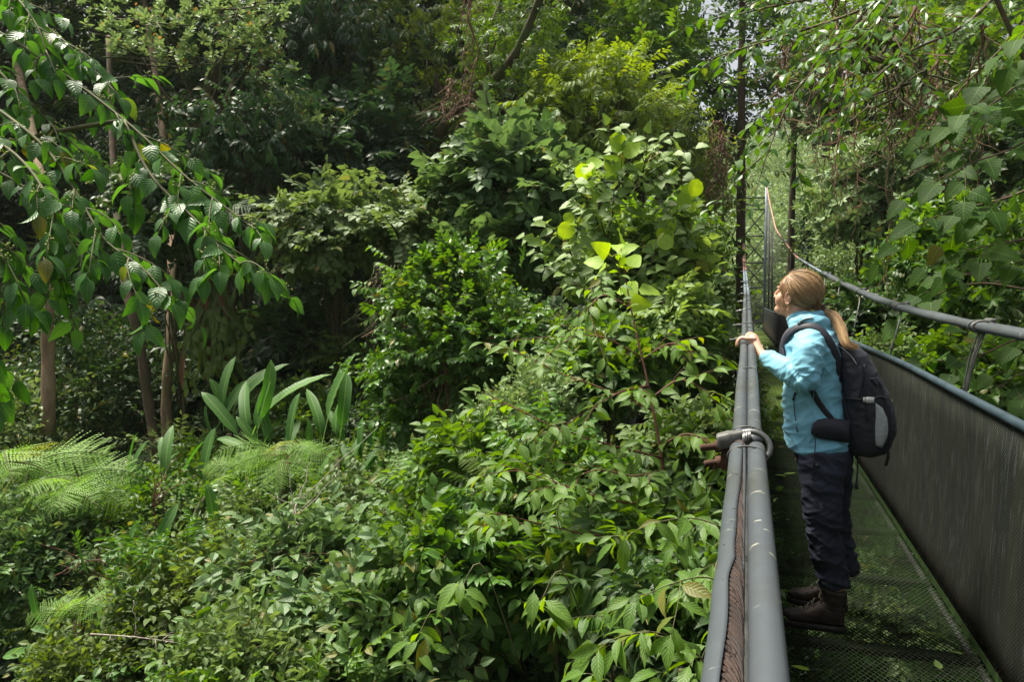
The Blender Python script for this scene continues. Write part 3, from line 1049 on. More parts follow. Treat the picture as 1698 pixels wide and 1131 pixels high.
# scalp cap
R = []
for i in range(18):
    th = PI * i / 17 * .62
    k = 40; row = []
    for j in range(k):
        ph_ = 2 * PI * j / k
        lim = 1.0
        # polar axis runs from the crown towards the tie
        d = np.array([-math.sin(th) * math.cos(ph_) - .35, math.sin(th) * math.sin(ph_), math.cos(th)])
        row.append(onhead(unit(d), -.004))
    R.append(row)
mb.rings(R, r=.25, caps=False)


def inhair(d):
    p = EC + d * ER
    f, s_, u = p[0], abs(p[1]), p[2]
    if f > .070 - .0 and u < .060: return False
    if f > .035 and u < .035 + (f - .035) * .7: return False
    if f > -.018 and u < -.002: return False
    if u < -.045: return False
    return True


# loose flyaway hairs
for k in range(130):
    d = unit(r.normal(size=3) + np.array([-.2, 0, .7]))
    if not inhair(d): continue
    om = math.acos(np.clip(d @ td, -1, 1)); P = []
    ln = r.uniform(.25, .8); up_ = r.uniform(.004, .016)
    for t_ in np.linspace(0, 1, 9):
        e_ = t_ * ln
        dd_ = unit((math.sin((1 - e_) * om) * d + math.sin(e_ * om) * td) / max(1e-6, math.sin(om)) + r.normal(size=3) * .006)
        P.append(onhead(dd_, .006 + up_ * math.sin(PI * t_ * .8)))
    mb.tube(P, .0004, 3, r=.75, caps=False)
cnt = 0
while cnt < 2300:
    d = unit(r.normal(size=3))
    if not inhair(d): continue
    om = math.acos(np.clip(d @ td, -1, 1))
    if om < .18: continue
    cnt += 1
    n = 14
    q = np.linspace(0, 1, n)
    off = r.uniform(0, .004) + .0045 * mnoise.noise(Vector(d * 13))
    sag = r.normal() * .05
    P = []
    wv = r.normal() * .02
    for t_ in q:
        dd_ = (math.sin((1 - t_) * om) * d + math.sin(t_ * om) * td) / max(1e-6, math.sin(om))
        dd_ = unit(dd_ + np.array([0, 0, -.10 * math.sin(PI * t_) * om * .6]) + wv * math.sin(t_ * 5))
        lift = off + .004 * math.sin(PI * min(1, t_ * 1.1)) - .006 * max(0, t_ - .9) * 10 * 0
        P.append(onhead(dd_, lift))
    P = np.array(P)
    e_ = np.clip((q - .82) / .18, 0, 1)[:, None]
    P = P * (1 - e_) + (TIE + r.normal(size=3) * .007) * e_
    band = mnoise.noise(Vector(d * 7)) * .4 + mnoise.noise(Vector(d * 19)) * .35
    mb.tube(P, np.concatenate([[.0003], np.full(n - 2, r.uniform(.0007, .0013)), [.0008]]), 4, r=float(np.clip(.46 + band * 1.3 + r.normal() * .22, 0, 1)), caps=False)
# wisps in front of the ear and on the nape
for k in range(60):
    a_ = H(.020 + r.normal() * .012, -.062 if HS[1] > 0 else .066, .00 + r.normal() * .015)
    b_ = a_ + np.array([r.normal() * .012 - .008, -.002, -.055 - r.random() * .05])
    mb.tube(smooth_curve([a_, (a_ + b_) / 2 + r.normal(size=3) * .004, b_], 7), .0005, 3, r=.6, caps=False)
pony = smooth_curve([TIE, g(1380, 523, -.05), g(1394, 546, -.10), g(1402, 568, -.145), g(1411, 584, -.16)], 24)
for k in range(620):
    a_ = r.uniform(0, 2 * PI); rr2 = math.sqrt(r.random())
    L = r.uniform(.62, 1.08)
    n = 16; P = []
    for t_ in np.linspace(0, 1, n):
        i = t_ * L * 22; i0 = min(22, int(i)); p = pony[i0] + (pony[i0 + 1] - pony[i0]) * min(1.6, i - i0)
        w_ = np.interp(t_, [0, .12, .45, 1], [.011, .020, .030, .016]) * rr2
        p = p + np.array([math.cos(a_) * .8, math.sin(a_), math.cos(a_) * .45]) * w_ + r.normal(size=3) * .0006
        if t_ > .75 and L > .95: p = p + np.array([.05, 0, .035]) * (t_ - .75) * 4 * (t_ - .75) * 4 * .5
        P.append(p)
    mb.tube(P, np.concatenate([np.full(n - 2, r.uniform(.0008, .0014)), [.0006, .0002]]), 4, r=float(np.clip(.62 + .25 * math.sin(a_ * 3) + r.normal() * .15, 0, 1)), caps=False)
hr = mb.build('hair', [M['hair']], None); wp(hr)
mb = MB(); mb.tube(ring_pts(TIE + np.array([.004, 0, .0]), unit([.3, 0, 1]), (0, 1, 0), .021, .021, 20), .0075, 8); ht = mb.build('hair_tie', [M['hair_tie']], None); ht.parent = hr

# ------------------------------------------------------------------ backpack
BP = tag(empty('backpack', g(1430, 745)), 'black and grey hiking backpack worn by the woman, with silver side buckle', 'backpack')
BL = Vector(BP.location)


def pp(o, par=None):
    o.parent = par or BP
    o.location = -BL if par is None else (0, 0, 0)
    return o


PK = [(752, 1410, 1452, .090), (745, 1398, 1468, .125), (728, 1392, 1478, .140), (700, 1389, 1482, .148), (662, 1389, 1475, .150), (627, 1389, 1458, .145), (598, 1384, 1443, .135), (578, 1386, 1428, .115), (566, 1391, 1412, .08)]
mb = MB(); loft(mb, PK, e=2.8, k=40, n=4)
mb.ell(g(1405, 585, 0), (.055, .12, .045), 18, 12)
pk = mb.build('pack_body', [M['pack']], None)
bake(pk, [('REMESH', dict(mode='VOXEL', voxel_size=.005)), ('SMOOTH', dict(iterations=6, factor=.5))])
v = getv(pk); v += getn(pk) * (.0030 * fold_noise(v, 1, (6, 6, 14), 6.1, -.35) + .0014 * fold_noise(v, 1, (18, 16, 30), 7.7, .4))[:, None]; setv(pk, v); pp(pk)
BP_ = bvh_of(pk)


def sf(x, y, o_=.004):
    q_ = hit(BP_, x, y, o_)
    return q_ if q_ is not None and q_[1] < Y0 + .02 else surf(PK, x, y, o_, 0, 2.8)




def patch(pts_a, pts_b, off, name, mat, n=12, thick=.006):
    A_ = smooth_curve([sf(x, y, off) for x, y in pts_a], n); B_ = smooth_curve([sf(x, y, off) for x, y in pts_b], n)
    R = []
    for a_, b_ in zip(A_, B_):
        m1 = a_ * .67 + b_ * .33; m2 = a_ * .33 + b_ * .67
        bulge = np.array([0, -.004, 0])
        R.append([a_ + np.array([0, thick, 0]), a_, m1 + bulge, m2 + bulge, b_, b_ + np.array([0, thick, 0])])
    mb = MB(); mb.rings(R); return pp(mb.build(name, [M[mat]], None))


patch([(1451, 668), (1452, 690), (1451, 715), (1452, 738)], [(1463, 677), (1470, 695), (1471, 720), (1462, 742)], .005, 'silver_panel', 'silver_cloth')
patch([(1394, 566), (1396, 600), (1402, 640), (1410, 668)], [(1420, 580), (1432, 605), (1434, 635), (1424, 668)], .004, 'lid_panel', 'pack_sheen')
patch([(1441, 628), (1452, 640)], [(1454, 626), (1464, 640)], .006, 'top_pocket', 'pack')
for nm, pts_, rd, mt in [('zip', [(1392, 574), (1400, 580), (1412, 592), (1420, 604)], .0022, 'buckle'), ('zip', [(1455, 632), (1461, 645), (1467, 668), (1469, 690)], .0028, 'webbing'),
                         ('seam', [(1432, 604), (1434, 635), (1425, 668), (1420, 680)], .0022, 'pack'), ('seam', [(1404, 700), (1425, 690), (1450, 682)], .0022, 'pack_sheen'),
                         ('seam', [(1395, 640), (1410, 700), (1425, 745)], .0022, 'pack_sheen'), ('compression_strap', [(1402, 660), (1420, 662), (1436, 663)], .0045, 'webbing'),
                         ('compression_strap', [(1448, 662), (1458, 658), (1468, 662)], .0045, 'webbing'), ('pull_cord', [(1435, 668), (1436, 685), (1438, 700)], .0022, 'webbing'),
                         ('seam', [(1471, 668), (1476, 690), (1477, 715), (1470, 742)], .0025, 'webbing')]:
    P = smooth_curve([sf(x, y, .006) for x, y in pts_], 14)
    mb = MB(); mb.tube(P, rd, 6); pp(mb.build(nm, [M[mt]], None))
mb = MB()
b0 = sf(1442, 663, .012)
mb.box(b0, (.018, .005, .014), bev=.003); mb.box(b0 + np.array([-.024, 0, .001]), (.005, .004, .011), bev=.002)
mb.tube([b0 + np.array([-.012, -.006, -.01]), b0 + np.array([-.012, -.006, .01])], .002, 5); mb.tube([b0 + np.array([.010, -.006, -.012]), b0 + np.array([.010, -.006, .012])], .002, 5)
pp(mb.build('buckle', [M['buckle']], None))
mb = MB()
zz_ = []
for k_ in range(13):
    py = 664 + k_ * 5.4
    A_ = np.interp(py, [660, 700, 735], [1475, 1482, 1476])
    p = g(A_ + 1.0, py, -.05 if k_ % 2 else -.02)
    zz_.append(p + np.array([.003, 0, 0]))
mb.tube(smooth_curve(zz_, 60), .0035, 6)
pp(mb.build('bungee_cord', [M['cord']], None))


def strap_(pts_, w, th, name, mat, bv=None):
    P = smooth_curve([g(*q) for q in pts_], 26)
    if bv is not None:
        for i in range(26):
            dv = P[i] - EYE
            h_ = bv.ray_cast(Vector(EYE), Vector(dv / np.linalg.norm(dv)))
            if h_[0] is not None and np.linalg.norm(np.array(h_[0]) - P[i]) < .09: P[i] = np.array(h_[0]) + np.array(h_[1]) * .004
        for _ in range(2): P[1:-1] = (P[:-2] + 2 * P[1:-1] + P[2:]) / 4
    R = []
    Tn = np.gradient(P, axis=0)
    cen = g(1345, 600, 0)
    for i in range(len(P)):
        tn = unit(Tn[i]); out = P[i] - cen; out[2] *= .6; out = unit(out - tn * out.dot(tn)); sd = np.cross(tn, out)
        R.append([P[i] + sd * w + out * th * .4, P[i] + sd * w * .8 + out * th, P[i] - sd * w * .8 + out * th, P[i] - sd * w + out * th * .4, P[i] - sd * w - out * th, P[i] + sd * w - out * th])
    mb = MB(); mb.rings(R); return pp(mb.build(name, [M[mat]], None))


strap_([(1302, 622, -.06), (1297, 590, -.075), (1301, 563, -.095), (1315, 546, -.115), (1336, 540, -.128), (1358, 546, -.140), (1376, 568, -.150), (1388, 596, -.145), (1394, 630, -.135)], .019, .006, 'shoulder_strap', 'pack', BJ)
strap_([(1302, 622, .06), (1297, 590, .075), (1301, 563, .095), (1315, 546, .115), (1336, 540, .12), (1358, 548, .12), (1376, 568, .11), (1390, 600, .10)], .024, .008, 'shoulder_strap', 'pack')
strap_([(1347, 648, -.172), (1358, 668, -.178), (1374, 690, -.172), (1394, 712, -.150)], .013, .004, 'shoulder_strap', 'webbing', BJ)
mb = MB()
R = []
for f, (x, y, h_) in enumerate([(1345, 716, 3), (1348, 712, 10), (1356, 711, 15), (1368, 711, 17), (1382, 712, 18), (1396, 714, 19), (1406, 716, 18)]):
    a_ = hit(BJ, min(x, 1392), y - h_, .003); b_ = hit(BJ, min(x, 1392), y + h_, .003)
    if x > 1392: a_ = a_ + np.array([(x - 1392) * MPX, 0, 0]); b_ = b_ + np.array([(x - 1392) * MPX, 0, 0])
    m_ = (a_ + b_) / 2; o_ = np.array([0, -.016, 0])
    R.append([a_, a_ + o_ * .8, m_ + o_ * 1.2, b_ + o_ * .8, b_, m_ + np.array([0, .004, 0])])
mb.rings(R); pp(mb.build('hip_pad', [M['pack']], None))
mb = MB(); mb.tube(smooth_curve([g(1349, 716, -.185), g(1352, 735, -.19), g(1350, 760, -.185), g(1347, 795, -.18)], 12), .0045, 6, flat=.5)
mb.tube([g(1353, 770, -.19), g(1358, 776, -.19)], .008, 6); pp(mb.build('hip_strap', [M['webbing']], None))
mb = MB(); mb.tube(smooth_curve([g(1421, 745, -.08), g(1422, 775, -.085), g(1420, 805, -.08)], 10), .0035, 6); mb.tube([g(1420, 800, -.08), g(1420, 811, -.08)], [.006, .010], 6)
pp(mb.build('loose_strap', [M['webbing']], None))
mb = MB(); mb.tube(smooth_curve([g(1470, 738, .0), g(1473, 755, -.02), g(1469, 773, -.02)], 10), .008, 6, flat=.3); pp(mb.build('loose_strap', [M['leather']], None))
# ------------------------------------------------------------------ terrain
def ground_z(x, y):
    x = np.asarray(x, float); y = np.asarray(y, float)
    r = np.hypot(x, y)
    z = -3.2 - .9 * np.exp(-((x - .5) ** 2) / 30 - ((y - 9) ** 2) / 160)
    s = np.clip((r - 15) / 30, 0, 1); s = s * s * (3 - 2 * s)
    left = np.clip((-x - .22 * y + 1) / 8, 0, 1)
    right = np.clip((x - 3) / 10, 0, 1)
    z = z + s * (9.0 * left + 7.0 * right + 1.2)
    far = np.clip((r - 62) / 90, 0, 1)
    z = z + far * (26 + 10 * left)
    cut = np.clip((r - 150) / 90, 0, 1)
    z = z + cut * 14
    z = z + .35 * np.sin(x * .7 + 1) * np.cos(y * .55) + .8 * np.sin(x * .13) * np.sin(y * .11 + 1) * np.clip(r / 30, 0, 1)
    # bank under the tower
    bank = np.exp(-((x - .4) ** 2) / 40 - ((y - 53) ** 2) / 30)
    z = z * (1 - bank) + (-1.1) * bank
    return z


g = np.concatenate([np.linspace(-420, -62, 30), np.linspace(-60, 60, 121), np.linspace(62, 420, 30)])
gx, gy = np.meshgrid(g, g + 30)
gz = ground_z(gx, gy)
n = len(g)
mb = MB()
i = (np.arange(n - 1)[:, None] * n + np.arange(n - 1)[None]).reshape(-1)
q = np.stack([i, i + 1, i + n + 1, i + n], 1).reshape(-1)
mb.raw(np.stack([gx, gy, gz], -1).reshape(-1, 3), q, [4] * len(i))
t = NT('forest_floor')
n1 = t.noise(1.2, 8, t.coord(), .7); n2 = t.noise(8, 6, t.coord())
col = t.mix(t.ramp(n1, (.35, 0.), (.65, 1.)), (.016, .013, .007), (.02, .035, .010))
col = t.mix(t.ramp(n2, (.5, 0.), (.75, 1.)), col, (.04, .055, .018))
tag(mb.build('ground', t.done(t.bsdf(col, .95, t.bump(n2, .8, .08)))), kind='structure')


# ------------------------------------------------------------------ leaf templates
def leafT(nseg, prof, wid, fold=.25, curl=.25, petiole=.0, seed=0, droptip=0., wave=0., mi=0):
    """leaf of length 1 along +Y; prof(v)->0..1 half width"""
    r = np.random.default_rng(seed)
    V = []; F = []; LF = []
    def zc(v): return -curl * v * v
    V.append((0, 0, 0)); LF.append((0, 0, .5))
    rows = []
    for k in range(1, nseg):
        v = k / nseg; w = prof(v) * wid
        wz = wave * math.sin(k * 2.1 + seed)
        wz2 = wave * math.sin(k * 2.7 + seed * 2 + 1)
        b = len(V)
        V += [(-w, v, zc(v) + fold * w + wz), (0, v, zc(v)), (w, v, zc(v) + fold * w + wz2)]
        LF += [(-1, v, .5), (0, v, .5), (1, v, .5)]
        rows.append(b)
    tp_ = len(V); V.append((0, 1, zc(1) - droptip)); LF.append((0, 1, .5))
    b = rows[0]
    F += [(0, b + 1, b), (0, b + 2, b + 1)]
    for a, c in zip(rows[:-1], rows[1:]):
        F += [(a, a + 1, c + 1, c), (a + 1, a + 2, c + 2, c + 1)]
    b = rows[-1]
    F += [(b, b + 1, tp_), (b + 1, b + 2, tp_)]
    V = np.array(V, float)
    if petiole > 0:
        V[:, 1] += petiole
        n = len(V); e = .012
        V = np.vstack([V, [(-e, 0, 0), (e, 0, 0), (e, petiole * 1.02, 0), (-e, petiole * 1.02, 0)]])
        LF += [(0, 0, .7)] * 4
        F.append((n, n + 1, n + 2, n + 3))
    fl = np.array([i for f in F for i in f], np.int32)
    return dict(v=V, lf=np.array(LF, float), fl=fl, fs=np.array([len(f) for f in F], np.int32), mi=np.full(len(F), mi, np.int32))


ovate = lambda v: math.sin(PI * min(1, v) ** .72) ** .85
lanc = lambda v: math.sin(PI * v ** .85) ** 1.1
obov = lambda v: math.sin(PI * v ** 1.35) ** .8
cord = lambda v: (min(1, v / .16) ** .5) * (1 - max(0, v - .2) / .8 * 1.0) ** .62
roun = lambda v: math.sqrt(max(0, 1 - (2 * v - 1) ** 2))
strap = lambda v: min(1, v / .12) ** .6 * min(1, (1 - v) / .25) ** .6
L_OV_HI = [leafT(7, ovate, .29, .30, .30, .10, i, .05, .012) for i in range(4)]
L_OV = [leafT(4, ovate, .30, .3, .25, .05, i, .03) for i in range(3)]
L_OV_LO = [leafT(2, ovate, .27, .25, .2, 0, i) for i in range(2)]
L_LA_HI = [leafT(8, lanc, .20, .30, .32, .06, i, .05, .012) for i in range(3)]
L_LA = [leafT(4, lanc, .17, .3, .3, 0, i, .03) for i in range(3)]
L_LA_LO = [leafT(2, lanc, .15, .3, .25, 0, i) for i in range(2)]
L_OB = [leafT(4, obov, .21, .25, .18, .0, i) for i in range(3)]
L_CO_HI = [leafT(8, cord, .43, .18, .22, .25, i, .05, .02) for i in range(3)]
L_CO = [leafT(5, cord, .44, .16, .22, .12, i, .03, .02) for i in range(3)]
L_RO_HI = [leafT(8, roun, .47, .22, .12, .12, i, 0, .03) for i in range(3)]


def frame(d, nrm):
    d = unit(d); nrm = np.asarray(nrm, float)
    nrm = nrm - d * nrm.dot(d)
    if np.linalg.norm(nrm) < 1e-4: nrm = np.cross(d, [1, .3, .2])
    nrm = unit(nrm)
    x = np.cross(d, nrm)
    return np.stack([x, d, nrm], 1)


def frames(d, nr):
    d = d / np.maximum(1e-9, np.linalg.norm(d, axis=1))[:, None]
    nr = nr - d * np.sum(nr * d, 1)[:, None]
    nr = nr / np.maximum(1e-6, np.linalg.norm(nr, axis=1))[:, None]
    x = np.cross(d, nr)
    return np.stack([x, d, nr], 2)


def sprig(leaves, n, kind='alt', size=.35, seed=0, stem=True, ang=58, droop=.25):
    """unit twig with leaves, length about 1 along +Y; size = leaf length relative to twig"""
    r = np.random.default_rng(seed + 77)
    mb = MB()
    curve = lambda t_: np.array([.06 * math.sin(t_ * 3 + seed), t_, -.18 * t_ * t_])
    for i in range(n):
        T = leaves[r.integers(len(leaves))]
        t_ = (i + .6) / n
        p = curve(t_)
        if kind == 'alt':
            s = 1 if i % 2 else -1
            a = math.radians(ang + r.normal() * 12) * (1 - .75 * (t_ > .93))
            d = np.array([s * math.sin(a), math.cos(a), -droop + r.normal() * .16])
            nr = np.array([r.normal() * .25 + s * .1, r.normal() * .2 + .1, 1])
            sc = size * (.75 + .45 * math.sin(PI * (t_ * .8 + .15))) * r.uniform(.8, 1.1)
        elif kind == 'whorl':
            p = curve(.45 + .5 * (i % 3) / 3 + .05 * r.random())
            a = i * 2.39996
            el = r.uniform(.15, .65) + .25 * (i % 3)
            d = np.array([math.cos(a) * math.cos(el), math.sin(el), math.sin(a) * math.cos(el)])
            nr = np.array([0, 1.0, 0]) + r.normal(size=3) * .15
            sc = size * r.uniform(.75, 1.1)
        elif kind == 'hang':
            s = 1 if i % 2 else -1
            d = np.array([s * r.uniform(.3, .8), .45, -r.uniform(.5, 1.2)])
            nr = np.array([s * .5 + r.normal() * .3, .8, .6 + r.normal() * .3])
            sc = size * r.uniform(.7, 1.15)
        elif kind == 'flat':
            a = r.uniform(0, 2 * PI)
            p = p + np.array([r.normal() * .22, r.normal() * .1, r.normal() * .12])
            d = np.array([math.cos(a), math.sin(a), r.normal() * .25 - .1])
            nr = np.array([r.normal() * .4, r.normal() * .4, 1])
            sc = size * r.uniform(.55, 1.15)
        A = frame(d, nr) * sc
        T2 = dict(T)
        mb.inst(T2, A[None], p[None], np.array([r.random()]))
    if stem:
        mb.tube([curve(q) for q in (0, .35, .7, 1.0)], [.014, .011, .008, .004], 3, mi=1, caps=False)
    T = mb.template()
    lf = T['lf'].copy(); m_ = lf[:, 2]; lf[:, 2] = np.clip((m_ - .2) * 1.6, 0, 1)
    T['lf'] = lf
    return T


def sprigset(leaves, n, kind, size, k=3, **kw): return [sprig(leaves, n, kind, size, s, **kw) for s in range(k)]


S = {}
S['ov'] = sprigset(L_OV, 9, 'alt', .38)
S['ov_lo'] = sprigset(L_OV_LO, 9, 'alt', .38)
S['la'] = sprigset(L_LA, 10, 'alt', .42, droop=.4)
S['la_lo'] = sprigset(L_LA_LO, 10, 'alt', .42, droop=.4)
S['whorl'] = sprigset(L_OB, 12, 'whorl', .5)
S['co'] = sprigset(L_CO, 7, 'alt', .42, droop=.15)
S['flat'] = sprigset(L_OV, 9, 'flat', .36)
S['flat_lo'] = sprigset(L_OV_LO, 9, 'flat', .34)
S['hang'] = sprigset(L_OV, 9, 'hang', .36)
S['hang_la'] = sprigset(L_LA, 10, 'hang', .42)
S['big'] = sprigset(L_RO_HI, 7, 'flat', .5)

PAL = {
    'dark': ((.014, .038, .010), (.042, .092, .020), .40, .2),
    'mid': ((.036, .086, .014), (.098, .180, .032), .42, .28),
    'bright': ((.050, .115, .022), (.125, .225, .045), .42, .30),
    'greygreen': ((.062, .112, .034), (.15, .215, .072), .5, .25),
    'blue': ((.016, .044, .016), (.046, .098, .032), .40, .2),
    'lime': ((.085, .15, .022), (.19, .27, .055), .5, .30),
    'olive': ((.048, .088, .020), (.125, .18, .042), .5, .3),
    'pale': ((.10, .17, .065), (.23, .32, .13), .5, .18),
    'climber': ((.085, .16, .035), (.20, .29, .085), .46, .25),
    'gloss': ((.028, .080, .015), (.085, .18, .032), .32, .25),
    'brown': ((.07, .035, .018), (.17, .09, .04), .8, .2),
    'tip': ((.28, .18, .07), (.42, .29, .12), .5, .3),
    'bluegrey': ((.045, .100, .032), (.125, .20, .072), .42, .22),
}
for k_, (a, b, ro, tr) in PAL.items():
    M['lf_' + k_] = leafmat('leaf_' + k_, a, b, ro, tr, vein=0)
    M['lv_' + k_] = leafmat('leaf_veined_' + k_, a, b, ro, tr, vein=.38)


def crown_mb(c, rad, nl, ns, lr, size, sp, seed, hang=.15, up=.45, flatz=.65, shell=.35, mb=None, mi0=0, alt=None):
    """uneven crown: lumps of many sizes inside a ragged envelope, sprigs through each lump's skin, shoots poking out"""
    r = np.random.default_rng(seed)
    c = np.asarray(c, float); rad = np.asarray(rad, float)
    mb = mb or MB()
    nc = nl * 4
    u = r.normal(size=(nc, 3)); u /= np.linalg.norm(u, axis=1)[:, None]
    ph = r.uniform(0, 6, 6)
    az = np.arctan2(u[:, 1], u[:, 0])
    rag = .88 + .20 * np.sin(2 * az + ph[0] + 2 * u[:, 2]) + .16 * np.sin(5 * az + ph[1]) + .16 * np.sin(4 * u[:, 2] + ph[2])
    keep = [0]
    cand = c + u * rad * (r.uniform(shell, 1.0, nc) ** .7 * rag)[:, None]
    while len(keep) < nl:
        d = np.min(np.linalg.norm(cand[:, None] - cand[keep][None], axis=2), 1) * r.uniform(.45, 1, nc)
        keep.append(int(np.argmax(d)))
    lc = cand[keep]
    for j in range(nl):
        S_ = S[sp]; mj = mi0
        if alt and r.random() < .38: S_ = S[alt[int(r.integers(len(alt)))]]; mj = 2
        R_ = lr * r.choice([.5, .7, .9, 1.15, 1.4]) * r.uniform(.85, 1.15)
        n = max(5, int(ns * (R_ / lr) ** 1.6 * r.uniform(.7, 1.3)))
        w = r.normal(size=(n, 3)); w /= np.linalg.norm(w, axis=1)[:, None]
        out = unit((lc[j] - c) / rad + np.array([0, 0, .5]))
        dt = w @ out
        w = np.where((dt < -.25)[:, None], w - 2 * dt[:, None] * out, w)
        fz = flatz * r.uniform(.6, 1.3)
        ax = unit(r.normal(size=3) * np.array([1, 1, .35]))
        rr = r.uniform(.35, 1.05, n)
        sh = r.random(n) < .14
        rr = np.where(sh, r.uniform(1.1, 1.6, n), rr)
        P = w * R_ * np.array([1, 1, fz]) * rr[:, None]
        P = lc[j] + P + ax * (P @ ax)[:, None] * .6
        D = w * .8 + np.array([0, 0, up]) * r.uniform(0, 1, (n, 1)) + r.normal(size=(n, 3)) * .4
        D[:, 2] -= hang * r.uniform(0, 2, n)
        N_ = w * .5 + np.array([0, 0, 1.0]) + r.normal(size=(n, 3)) * .35
        F = frames(D, N_) * (size * r.uniform(.55, 1.25, n))[:, None, None]
        ti = r.integers(0, len(S_), n)
        lrn = r.uniform(.1, .9)
        rn = np.clip(lrn + r.normal(size=n) * .28, 0, 1)
        for q in range(len(S_)):
            mk = ti == q
            T_ = S_[q]
            if mj: T_ = dict(T_); T_['mi'] = np.where(T_['mi'] == 0, mj, 1)
            mb.inst(T_, F[mk], P[mk], rn[mk])
    return mb, lc


def limb(mb, a, b, r0, r1, seed, k=7, n=9, wob=.12, sag=0., mi=0):
    r = np.random.default_rng(seed)
    a = np.asarray(a, float); b = np.asarray(b, float)
    L = np.linalg.norm(b - a)
    t_ = np.linspace(0, 1, n)
    P = a + (b - a) * t_[:, None]
    w = r.normal(size=(4, 3)) * wob * L / 4
    for i in range(4): P += w[i] * np.sin(PI * (i + 1) * t_)[:, None] * (1 / (i + 1))
    P[:, 2] -= sag * L * np.sin(PI * t_)
    mb.tube(P, r0 + (r1 - r0) * t_ ** .8, k, mi=mi)
    return P


UID = [0]


def plant(name, label, cat, group, px, py, d, rx, rz, pal, sp, leaf, nl=14, ns=26, lr=None, ry=None, hang=.15, up=.45, trunk=None, bark='bark_moss',
          flatz=.65, base=None, shell=.35, seed=None, limbs=10, second=None, veins=False, part='crown', stempart='trunk', lean=0.):
    """px,py: crown centre in the photograph; rx,rz: half extents there; d: distance. leaf: twig length in metres"""
    UID[0] += 1
    sd = seed if seed is not None else UID[0] * 13
    c = atD(px, py, d)
    RX = rx * d / FPX; RZ = rz * d / FPX; RY = ry if ry is not None else RX * .9
    lr = lr or min(RX, RZ) * .42
    gx_, gy_ = (c[0] + lean, c[1]) if base is None else (base[0], base[1])
    gz_ = float(ground_z(gx_, gy_)) - .1
    foot = np.array([gx_, gy_, gz_])
    o = empty(name, foot)
    tag(o, label, cat, group)
    env = np.array([max(.1, RX - lr * .8), max(.1, RY - lr * .8), max(.1, RZ - lr * .5)])
    al = ['flat', 'ov', 'hang', 'la'] if d < 11 and rx > 50 and pal not in ('pale', 'lime') else None
    mb, lc = crown_mb(c, env, nl, ns, lr, leaf, sp, sd, hang, up, flatz, shell, alt=al)
    pal2 = ['greygreen', 'mid', 'bluegrey', 'bright', 'gloss'][sd % 5]
    if second:  # extra tips of another colour: (pal, sp, size, count)
        pass
    ml = [M[('lv_' if veins else 'lf_') + pal], M['twig']] + ([M[('lv_' if veins else 'lf_') + pal2]] if al else [])
    co = mb.build(part, ml, o, smooth=False)
    co.location = -foot
    tr = trunk if trunk is not None else max(.03, RX * .05)
    mb = MB()
    top = c + np.array([0, 0, -env[2] * .1])
    P = limb(mb, foot, top, tr * 1.25, tr * .45, sd, 9, 14, .10)
    r = np.random.default_rng(sd + 5)
    for j in range(min(limbs, nl)):
        k = r.integers(6, 13)
        limb(mb, P[k], lc[j], tr * .42, tr * .12, sd + j + 9, 5, 7, .22)
    to = mb.build(stempart, M[bark], o)
    to.location = -foot
    return o, c, lc


# ------------------------------------------------------------------ vegetation list
G_BACK = 'tall dark trees closing the view behind the ravine'
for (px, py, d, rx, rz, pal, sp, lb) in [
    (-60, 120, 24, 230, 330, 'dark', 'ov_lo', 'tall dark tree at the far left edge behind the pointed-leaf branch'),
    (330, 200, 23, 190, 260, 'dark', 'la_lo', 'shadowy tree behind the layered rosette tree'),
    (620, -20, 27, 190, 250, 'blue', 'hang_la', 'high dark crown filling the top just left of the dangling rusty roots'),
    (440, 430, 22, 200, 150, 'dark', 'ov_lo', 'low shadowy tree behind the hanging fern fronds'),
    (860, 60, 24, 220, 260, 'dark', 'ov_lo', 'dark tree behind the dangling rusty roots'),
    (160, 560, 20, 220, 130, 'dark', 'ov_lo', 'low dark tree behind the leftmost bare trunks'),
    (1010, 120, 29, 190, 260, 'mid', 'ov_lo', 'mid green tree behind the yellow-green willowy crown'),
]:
    plant('dark_tree', lb, 'tree', G_BACK, px, py, d, rx, rz, pal, sp, .62, 26, 34, hang=.3)

